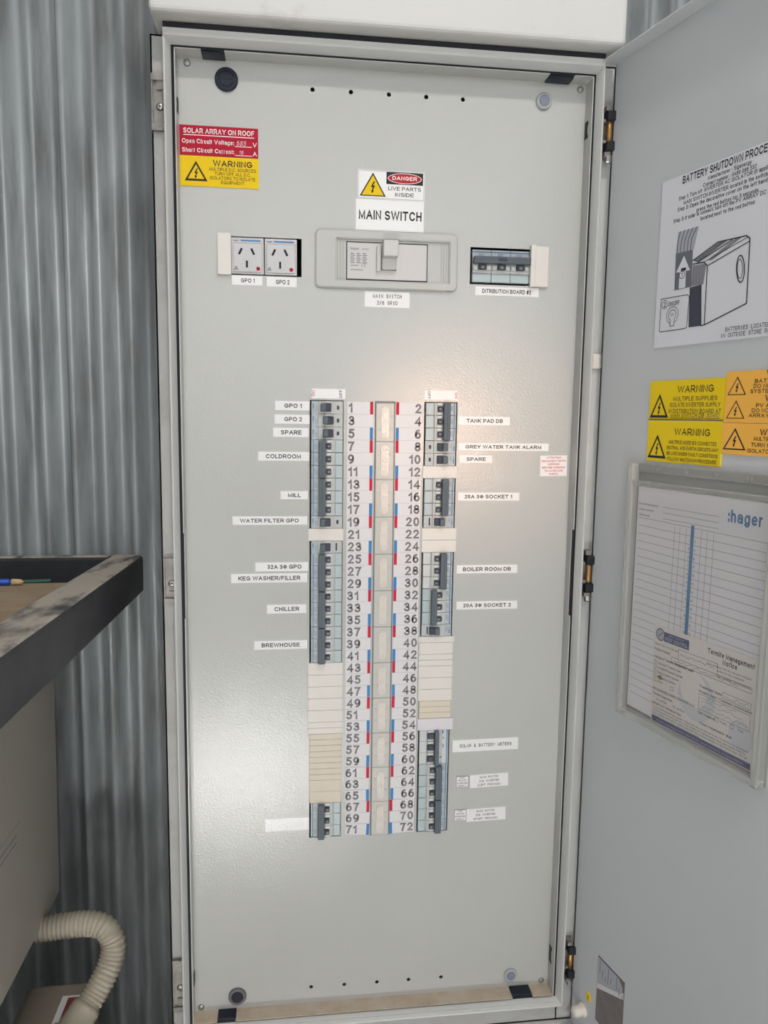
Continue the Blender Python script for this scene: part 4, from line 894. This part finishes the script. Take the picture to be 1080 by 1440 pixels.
ou0 = yu1 + 0.001; ov1 = dor(1024, 523)[1]; ovm = dor(1050, 595)[1]; ov0 = dor(1040, 639.5)[1]; ow_ = 0.127
o, w, h = doorplate(None, 'sign_orange', 'orange plate with two warnings about battery and PV array beside the yellow plates', (ou0, ou0 + ow_, ovm + 0.0003, ov1))
m_ = MB()
for k, ls in enumerate((('WARNING', 'BATTERY SYSTEM', 'DO NOT DE-ENERGISE', 'SYSTEM AND BATTERY'), ('WARNING', 'PV ARRAY', 'DO NOT DE-ENERGISE', 'ARRAY AND INVERTER'))):
    y0 = h * (0.54 - 0.46 * k); hazard(m_, w * 0.13, y0 + h * 0.18, w * 0.21, h * 0.36, TD, 'ink_black', 'sign_orange', t=0.05)
    m_.text(ls[0], w * 0.62, y0 + h * 0.33, 0.0068, w * 0.36, 'C', TD, 0.014, m='ink_black')
    for q in range(3): m_.text(ls[q + 1], w * 0.28 + w * (0.04, 0.03, 0.0)[q] + (0.004 if k and q == 0 else 0), y0 + h * (0.215 - 0.095 * q), 0.0044, w * (0.58, 0.62, 0.68)[q] * (0.55 if k and q == 0 else 1), 'L', TD, 0.008 if q == 0 else 0.003, m='ink_black')
m_.build('lettering', None, o)
o, w, h = doorplate(None, 'sign_orange', 'orange plate with a single multiple supply warning, below the larger orange plate', (ou0 - 0.001, ou0 + ow_ - 0.001, ov0, ovm - 0.0003))
m_ = MB(); hazard(m_, w * 0.15, h * 0.50, w * 0.26, h * 0.70, TD, 'ink_black', 'sign_orange', t=0.06)
m_.text('WARNING', w * 0.62, h * 0.64, 0.0068, w * 0.40, 'C', TD, 0.014, m='ink_black')
for k, (s, q) in enumerate((('MULTIPLE D.C. SOURCES', 0.58), ('TURN OFF ALL D.C.', 0.52), ('ISOLATORS TO ISOLATE', 0.64))): m_.text(s, w * (0.36, 0.335, 0.30)[k], h * (0.47 - 0.19 * k), 0.0044, w * q, 'L', TD, 0.004, m='ink_black')
m_.build('lettering', None, o)
# tiny yellow sticker and rating plate
o, w, h = doorplate((825.6, 1396.5, 830.8, 1407), 'sign_yellow_old', 'tiny yellow sticker low on the door by the white buffer')
o.name = 'small_sticker'; o['category'] = 'sticker'
MB().text('!', w / 2, h * 0.22, h * 0.5, None, 'C', TD, 0.02).build('mark', 'ink_black', o)
r0 = dor(842, 1343); r1 = dor(879, 1383)
rpw = r1[0] - r0[0]; rph = 0.104
o = tag(MB().rbox(0, rpw, -rph, 0, 0, 0.0008, 0.0003, seg=1).build('rating_plate', 'plate_grey', None, DM(r0[0], r0[1])), 'grey printed rating plate with fine vertical lines low on the door', 'plate', 'signs on the door')
m_ = MB(); m_.flat([(0.001, -rph * 0.50), (rpw - 0.001, -rph * 0.26), (rpw - 0.001, -rph * 0.16), (0.001, -rph * 0.42)], 0.0010, 'tag_white'); m_.flat([(0.001, -0.002), (rpw - 0.012, -0.002), (rpw - 0.004, -rph * 0.10), (rpw - 0.004, -rph * 0.2), (0.001, -rph * 0.42)], 0.0010, 'mark_grey')
for k in range(9): m_.line([(0.006 + k * rpw * 0.105, -0.004 - 0.012 * (k % 3)), (0.006 + k * rpw * 0.105, -rph * (0.22 + 0.05 * (k % 2)))], 0.0011, 0.0012, 'ink_soft')
for k in range(11): m_.line([(0.004 + k * rpw * 0.09, -rph * 0.55), (0.004 + k * rpw * 0.09, -rph * 0.97)], 0.0008, 0.0012, 'ink_line')
m_.build('print', None, o)

# ------------------------------------------------------------------ document pocket and papers
hu0, hv1 = dor(897, 650); hu1, hv0 = dor(1078, 1109)
hu0 = 0.086; HW, HH = hu1 - hu0, hv1 - hv0
hold = thing('document_holder', 'clear plastic document pocket screwed to the open door', 'document holder', DM(hu0, hv0))
MB().rbox(0, HW, 0, HH, 0.0, 0.0015, 0.0005, seg=1).build('back_sheet', 'holder_plastic', hold)
rw = 0.0105
MB().rbox(0, rw, 0, HH, 0.0015, 0.016, 0.003).build('side_rail', 'holder_plastic', hold); MB().rbox(HW - rw, HW, 0, HH, 0.0015, 0.016, 0.003).build('side_rail', 'holder_plastic', hold)
MB().rbox(0, HW, 0, rw, 0.0015, 0.016, 0.003).build('bottom_rail', 'holder_plastic', hold)
tl = MB(); tl.rbox(0, HW, HH - 0.012, HH, 0.0015, 0.006, 0.002)
tl.build('top_lip', 'holder_plastic', hold)
for k in range(4): MB().lathe([(0.004, 0.006), (0.004, 0.0068), (0.002, 0.0072)], HW * (0.2 + 0.2 * k), HH - 0.006, 12).build('stud', 'holder_plastic', hold)
MB().rbox(rw * 0.9, HW - rw * 0.9, HH - 0.030, HH - 0.022, 0.010, 0.0150, 0.002).build('front_lip', 'holder_plastic', hold)
MB().box(rw * 0.8, HW - rw * 0.8, rw * 0.8, HH - 0.024, 0.0125, 0.0135).build('front_window', 'clear_plastic', hold)
# circuit chart
PU0, PV1 = dor(903.5, 683); PU0 = max(PU0, hu0 + rw + 0.0008)
PW = hu0 + HW - rw - 0.002 - PU0; PV0 = hv0 + rw + 0.003; PH = PV1 - PV0
ptilt = -0.022
chart = tag(MB().box(0, PW, -PH, 0, 0.0, 0.0004).build('circuit_chart', 'paper_white', None, DM(PU0, PV1, 0, 0.0055)), 'white ruled circuit chart with a blue centre bar inside the document pocket', 'paper')
def C5(zx, zy): u_, v_ = dor(860 + zx / 4.909, 640 + zy / 4.909); return u_ - PU0, v_ - PV1
m_ = MB(); TZ = 0.0006
a, b_ = C5(832, 440), C5(1070, 480); m_.text(':hager', a[0], a[1] - 0.003, 0.0145, min(b_[0], PW - 0.004) - a[0], 'L', TZ, 0.012, m='ink_blue')
def cl(p, q, w_=0.00055, mm='ink_line'): 
    p, q = C5(*p), C5(*q); p = (min(max(p[0], 0.002), PW - 0.002), p[1]); q = (min(max(q[0], 0.002), PW - 0.002), q[1])
    m_.line([p, q], w_, TZ, mm)
for k in range(3): cl((380, 357 + 40 * k), (768, 424 + 42 * k), 0.0005)
for k, s in enumerate(('Switchboard', 'Main switch', 'Site')):
    p = C5(216, 326 + 38 * k); q = C5(348 - 30 * k, 345 + 34 * k); m_.text(s, p[0], p[1] - 0.002, 0.0026, q[0] - p[0], 'L', TZ, 0.0, m='ink_soft')
p0 = C5(213, 425); p1 = C5(1060, 598)
yl = p0[1]; sl = (p1[1] - p0[1]) / (p1[0] - p0[0])
def chline(k): return p0[1] - k * 0.01035
cxl = [C5(*q)[0] for q in ((463, 500), (500, 500), (545, 500), (588, 500), (648, 540), (690, 545), (735, 550))]
for k in range(29):
    y_ = chline(k)
    if y_ - 0.2 * abs(sl) < -PH + 0.012: break
    m_.line([(0.004, y_), (cxl[3] - 0.0015 if k > 1 else cxl[3], y_ + sl * cxl[3])], 0.0005, TZ, 'ink_line'); m_.line([(cxl[3] + 0.002, y_ + sl * cxl[3]), (PW - 0.004, y_ + sl * (PW - 0.004))], 0.0005, TZ, 'ink_line')
    if 2 <= k < 22:
        m_.text(str(2 * k - 3), cxl[3] - 0.0048, y_ + sl * cxl[3] + 0.003, 0.0032, None, 'C', TZ, 0.0, m='ink_soft'); m_.text(str(2 * k - 2), cxl[3] + 0.0052, y_ + sl * cxl[3] + 0.003, 0.0032, None, 'C', TZ, 0.0, m='ink_soft')
yb = chline(22)
for q in (0, 1, 2, 4, 5, 6): m_.line([(cxl[q], chline(0.2) + sl * cxl[q]), (cxl[q], yb + sl * cxl[q])], 0.0005, TZ, 'ink_line')
m_.box(cxl[3] - 0.0026, cxl[3] + 0.0026, yb, chline(0) + 0.002, 0.0004, TZ + 0.0001, m='ink_blue')
m_.build('print', None, chart)
# termite notice
def C6(zx, zy): u_, v_ = dor(860 + zx / 4.909, 840 + zy / 4.909); return u_, v_
n0 = C6(290, 190); n1 = C6(990, 380); nb = C6(300, 840); nbr = C6(975, 1188)
NW, NH = n1[0] - n0[0], ((n0[1] - nb[1]) + (n1[1] - nbr[1])) / 2
na = math.atan2(nbr[1] - nb[1], nbr[0] - nb[0])
Mn = DM(nb[0], nb[1], na, 0.0068)
notice = tag(MB().box(0, NW, 0, NH, 0, 0.0004).build('termite_notice', 'paper_cream', None, Mn), 'cream termite management notice with a navy footer in front of the circuit chart', 'paper')
m_ = MB(); T6 = 0.0006
m_.box(0.002, NW - 0.001, 0.001, 0.0085, 0.0004, T6, m='ink_navy'); m_.text('Pest management services and termite inspections', NW / 2, 0.0032, 0.0026, NW * 0.86, 'C', T6 + 0.0001, m='mark_grey')
m_.box(NW * 0.11, NW * 0.375, NH * 0.86, NH * 0.955, 0.0004, T6, m='ink_navy'); m_.text('PEST CONTROL', NW * 0.125, NH * 0.872, 0.0048, NW * 0.24, 'L', T6 + 0.0001, 0.006, m='mark_grey'); m_.text('pest control', NW * 0.16, NH * 0.925, 0.0024, NW * 0.16, 'L', T6 + 0.0001, m='mark_grey')
m_.disc(NW * 0.07, NH * 0.915, 0.0082, T6 + 0.0001, 'ink_soft'); m_.disc(NW * 0.07, NH * 0.915, 0.0068, T6 + 0.0002, 'mark_grey'); m_.line([(NW * 0.05, NH * 0.895), (NW * 0.09, NH * 0.935)], 0.001, T6 + 0.0003, 'ink_soft')
m_.disc(NW * 0.47, NH * 0.44, 0.030, T6 - 0.00015, 'watermark', 32); m_.disc(NW * 0.44, NH * 0.50, 0.022, T6 - 0.00008, 'paper_cream', 32); m_.disc(NW * 0.9, NH * 0.27, 0.018, T6 - 0.00012, 'watermark', 24)
m_.text('Termite Management', NW * 0.77, NH * 0.905, 0.0062, NW * 0.42, 'C', T6, 0.012, m='sketch_dark'); m_.text('Notice', NW * 0.77, NH * 0.845, 0.0062, NW * 0.13, 'C', T6, 0.012, m='sketch_dark')
def tl_(s, x_, y_, w_, hh=0.0032, mm='ink_soft', bold=0.0): m_.text(s, NW * x_, NH * y_, hh, NW * w_, 'L', T6, bold, m=mm)
tl_('in accordance with the relevant standard', 0.56, 0.80, 0.40, 0.0024); tl_('notice of this treatment', 0.66, 0.765, 0.24, 0.0024)
tl_('Please refer to the job card', 0.01, 0.80, 0.26); tl_('for further information', 0.66, 0.715, 0.30); tl_('Product treated', 0.01, 0.745, 0.17, bold=0.01, mm='ink_black')
tl_('Method of Termite Management used', 0.01, 0.665, 0.42, bold=0.01, mm='ink_black')
for k, s in enumerate(('Chemical Treated Zone', 'Installed Physical System', 'Baiting Station System', 'Monitoring System', 'Other')):
    tl_(s, 0.055, 0.61 - 0.047 * k, (0.25, 0.27, 0.23, 0.2, 0.06)[k]); m_.line([(NW * 0.015, NH * (0.61 - 0.047 * k)), (NW * 0.04, NH * (0.61 - 0.047 * k)), (NW * 0.04, NH * (0.64 - 0.047 * k)), (NW * 0.015, NH * (0.64 - 0.047 * k))], 0.0005, T6, 'ink_soft', True)
m_.flat([(NW * 0.05, NH * 0.475), (NW * 0.085, NH * 0.51), (NW * 0.125, NH * 0.475), (NW * 0.085, NH * 0.455)], T6 + 0.0001, 'brass')
tl_('RECOMMENDED INSPECTION INTERVALS', 0.01, 0.335, 0.45, bold=0.01, mm='ink_black'); tl_('Termite inspection', 0.01, 0.285, 0.22, bold=0.01, mm='ink_black'); tl_('6 mths     12 mths', 0.06, 0.235, 0.3)
tl_('IMPORTANT INFORMATION', 0.01, 0.185, 0.32, bold=0.01, mm='ink_black')
for k in range(4): tl_(('It is recommended that regular inspections be carried out every 12 months by a licensed', 'termite inspector and that the owner keeps all treated areas clear and undisturbed by', 'any building work soil or plants and that this notice remains in the meter box with all', 'other records of treatment')[k], 0.02, 0.15 - 0.030 * k, (0.95, 0.93, 0.94, 0.5)[k], 0.0026)
tl_('Treatment Date', 0.50, 0.555, 0.21, bold=0.01, mm='ink_black'); tl_('Product Used / Treatment concentration', 0.50, 0.505, 0.48, bold=0.01, mm='ink_black'); tl_('Not treated', 0.50, 0.30, 0.16, bold=0.01, mm='ink_black'); tl_('Yes        No', 0.70, 0.305, 0.22); tl_('Next treatment due', 0.52, 0.205, 0.30, bold=0.01, mm='ink_black')
def bx(x0, y0, x1, y1): m_.line([(NW * x0, NH * y0), (NW * x1, NH * y0), (NW * x1, NH * y1), (NW * x0, NH * y1)], 0.0005, T6, 'ink_soft', True)
bx(0.27, 0.735, 0.66, 0.835); bx(0.20, 0.685, 0.97, 0.735); bx(0.72, 0.54, 0.97, 0.595); bx(0.50, 0.345, 0.97, 0.49); bx(0.20, 0.40, 0.235, 0.435); bx(0.66, 0.30, 0.69, 0.335); bx(0.80, 0.30, 0.83, 0.335)
def scrawl(x0, x1, y_, n):
    pts = [(NW * (x0 + (x1 - x0) * k / n), NH * y_ + random.uniform(-0.0014, 0.0022)) for k in range(n + 1)]
    m_.line(pts, 0.0004, T6 + 0.0001, 'ink_soft')
scrawl(0.29, 0.63, 0.785, 30); scrawl(0.22, 0.85, 0.708, 46); scrawl(0.74, 0.95, 0.565, 18); scrawl(0.52, 0.85, 0.465, 22); scrawl(0.52, 0.9, 0.425, 26); scrawl(0.52, 0.95, 0.375, 30)
m_.build('print', None, notice)

# ------------------------------------------------------------------ machine at left: beige body under a dusty black tray
K = Vector((-0.0981, 0.25, 0.6652)); E2 = Vector((-0.0094, 0.9986, -0.0529)).normalized(); E1 = E2.cross(Vector((0, 0, 1))).normalized(); E3 = E1.cross(E2)
KM = Matrix(((E1.x, E2.x, E3.x, K.x), (E1.y, E2.y, E3.y, K.y), (E1.z, E2.z, E3.z, K.z), (0, 0, 0, 1))); KI = KM.inverted()
def kl(px, py, ax, val):
    n = (E1, E2, E3)[ax]; return KI @ hit(px, py, K + n * val, n)
mc = thing('machine', 'beige machine housing with a dusty black tray frame on top at the left', 'machine', KM @ Matrix.Translation((-0.36, -0.5, -1.21)))
MI = Matrix.Translation((0.36, 0.5, 1.21))
bx_ = -0.135; bzb = -0.549
MB().rbox(-0.60, bx_, -0.95, -0.035, bzb, -0.055, 0.018, seg=4, axis=2).build('housing', 'machine_beige', mc, MI)
# tray frame: four rails
def rail(pts, name='tray_rail'):
    """prism in plan; bevelled outer top edge; dust on top faces"""
    bm = bmesh.new(); vs0 = [bm.verts.new((p[0], p[1], -0.059)) for p in pts]; vs1 = [bm.verts.new((p[0], p[1], 0.0)) for p in pts]; n = len(pts)
    bm.faces.new(vs0[::-1]); bm.faces.new(vs1)
    for i in range(n): bm.faces.new((vs0[i], vs0[(i + 1) % n], vs1[(i + 1) % n], vs1[i]))
    bmesh.ops.recalc_face_normals(bm, faces=bm.faces[:])
    es = [e for e in bm.edges if all(v.co.z > -0.001 for v in e.verts)]
    bmesh.ops.bevel(bm, geom=es, offset=0.006, segments=2, profile=0.5, affect='EDGES')
    bm.verts.index_update(); mb = MB(); vv = [v.co[:] for v in bm.verts]; mb.v = vv; mb.mi('frame_black'); mb.mi('frame_dust')
    for f in bm.faces: mb.f.append(tuple(v.index for v in f.verts)); mb.m.append(1 if f.normal.z > 0.9 else 0)
    bm.free(); return mb.build(name, None, mc, MI)
ch = 0.014
rail([(-0.052, -1.0), (0.0, -1.0), (0.0, -ch), (-ch, 0.0), (-0.052, 0.0)])
rail([(-0.70, -0.026), (-0.0525, -0.026), (-0.0525, 0.0), (-0.70, 0.0)])
rail([(-0.70, -1.0), (-0.0525, -1.0), (-0.0525, -0.95), (-0.70, -0.95)]); rail([(-0.70, -0.9495), (-0.65, -0.9495), (-0.65, -0.0265), (-0.70, -0.0265)])
MB().box(-0.65, -0.053, -0.95, -0.027, -0.054, -0.046).build('tray_floor', 'frame_black', mc, MI)
for x_ in (-0.20, -0.56):
    for y_ in (-0.30, -0.86): MB().rbox(x_ - 0.03, x_ + 0.03, y_ - 0.03, y_ + 0.03, -1.21, bzb, 0.004, seg=1).build('leg', 'black_rubber', mc, MI)
# sticker on the housing
a = kl(0, 1166, 0, bx_); b_ = kl(30, 1183, 0, bx_)
o = MB().box(bx_, bx_ + 0.0006, a.y - 0.05, b_.y, -0.383, -0.345).build('data_sticker', 'machine_beige', mc, MI); o['label'] = 'faded pale sticker on the housing side'
pr = MB()
for k in range(2): pr.box(bx_ + 0.0006, bx_ + 0.0008, a.y - 0.03, b_.y - 0.02, -0.358 - 0.010 * k, -0.3565 - 0.010 * k)
pr.build('print', 'ink_line', o)
# things in the tray
bd = MB(); bd.rbox(-0.50, -0.060, -0.90, -0.19, 0, 0.030, 0.005); bd = tag(bd.build('dusty_board', 'board_brown', None, KM @ Matrix.Translation((0, 0, -0.0455))), 'dusty brown board lying in the black tray', 'board')
p = kl(12, 820, 2, -0.012)
pen = tag(MB().lathe([(0.0045, 0), (0.0045, 0.10), (0.002, 0.104)], n=12, m='pen_blue').lathe([(0.0046, 0.1045), (0.0036, 0.116), (0.001, 0.12)], n=12, m='wood').build('pencil', None, None, KM @ Matrix.Translation((p.x - 0.10, p.y, -0.0105)) @ Matrix.Rotation(PI / 2, 4, 'Y'), True), 'blue pencil with a bare wooden tip lying on the dusty board', 'pencil')
p = kl(50, 815, 2, -0.012)
tag(MB().rbox(-0.022, 0.022, -0.006, 0.006, 0, 0.003, 0.001).build('plastic_clip', 'green_plastic', None, KM @ Matrix.Translation((p.x, p.y - 0.005, -0.0148)) @ Matrix.Rotation(0.15, 4, 'Z')), 'small dark green plastic strip on the dusty board', 'strip')
# ------------------------------------------------------------------ terminal box with a corrugated conduit
bzt = -0.66
q0 = kl(52, 1383, 2, bzt); q1 = kl(128, 1381, 2, bzt)
jb = thing('motor_box', 'beige terminal box with a rounded corner low at the left', 'box', KM @ Matrix.Translation((q0.x, q0.y, -1.21)))
JI = Matrix.Translation((-q0.x, -q0.y, 1.21))
bw = q1.x - q0.x + 0.01
MB().rbox(q0.x - 0.012, q0.x + bw, q0.y - 0.30, q0.y, -1.20, bzt, 0.012, seg=4).build('box_body', 'box_beige', jb, JI, False)
MB().box(q0.x + bw * 0.52, q0.x + bw * 0.98, q0.y - 0.16, q0.y - 0.035, bzt, bzt + 0.0005).build('box_sticker', 'tag_white', jb, JI)
MB().box(q0.x + bw * 0.62, q0.x + bw * 0.80, q0.y - 0.155, q0.y - 0.04, bzt + 0.0005, bzt + 0.0008).build('sticker_stripe', 'sticker_red', jb, JI)
cpx = [(52, 1306), (66, 1305), (95, 1301), (128, 1299), (148, 1306), (159, 1326), (156, 1350), (146, 1375), (132, 1400), (118, 1422)]
cdep = [-0.14, -0.14, -0.14, -0.142, -0.146, -0.152, -0.162, -0.176, -0.19, -0.205]
path = [kl(px, py, 1, dy) for (px, py), dy in zip(cpx, cdep)]
def spline(P, n):
    out = []
    for i in range(len(P) - 1):
        p0_, p1_, p2_, p3_ = P[max(i - 1, 0)], P[i], P[i + 1], P[min(i + 2, len(P) - 1)]
        for k in range(n):
            t_ = k / n; out.append(0.5 * ((2 * p1_) + (p2_ - p0_) * t_ + (2 * p0_ - 5 * p1_ + 4 * p2_ - p3_) * t_ * t_ + (3 * p1_ - p0_ - 3 * p2_ + p3_) * t_ ** 3))
    return out + [P[-1]]
fine = spline(path, 40)
cum = [0.0]
for a, b_ in zip(fine, fine[1:]): cum.append(cum[-1] + (b_ - a).length)
step = 0.0011; pts = []; j = 0
for k in range(int(cum[-1] / step)):
    s_ = k * step
    while cum[j + 1] < s_: j += 1
    pts.append((fine[j].lerp(fine[j + 1], (s_ - cum[j]) / (cum[j + 1] - cum[j])), s_))
mb = MB(); n = 20; up = Vector((0, 1, 0))
for i, (p, s_) in enumerate(pts):
    d = (pts[min(i + 1, len(pts) - 1)][0] - pts[max(i - 1, 0)][0]).normalized(); a1 = d.cross(up).normalized(); a2 = a1.cross(d)
    r_ = 0.0182 + 0.0011 * math.sin(2 * PI * s_ / 0.0066)
    for k in range(n):
        q = 2 * PI * k / n; mb.v.append(tuple(p + a1 * (r_ * math.cos(q)) + a2 * (r_ * math.sin(q))))
for i in range(len(pts) - 1):
    for k in range(n): mb.f.append((i * n + k, i * n + (k + 1) % n, (i + 1) * n + (k + 1) % n, (i + 1) * n + k)); mb.m.append(0)
root = tag(mb.build('conduit', 'conduit', None, KM, True), 'beige corrugated flexible conduit bending down to the terminal box', 'conduit')
pe = pts[-1][0]; de = (pts[-1][0] - pts[-12][0]).normalized()
gl = MB(); gl.lathe([(0.0215, -0.006), (0.0222, 0.0), (0.0222, 0.03), (0.026, 0.031), (0.026, 0.06)], n=20)
gl.build('gland', 'conduit', root, Matrix.Translation(pe) @ de.to_track_quat('Z', 'Y').to_matrix().to_4x4(), True)
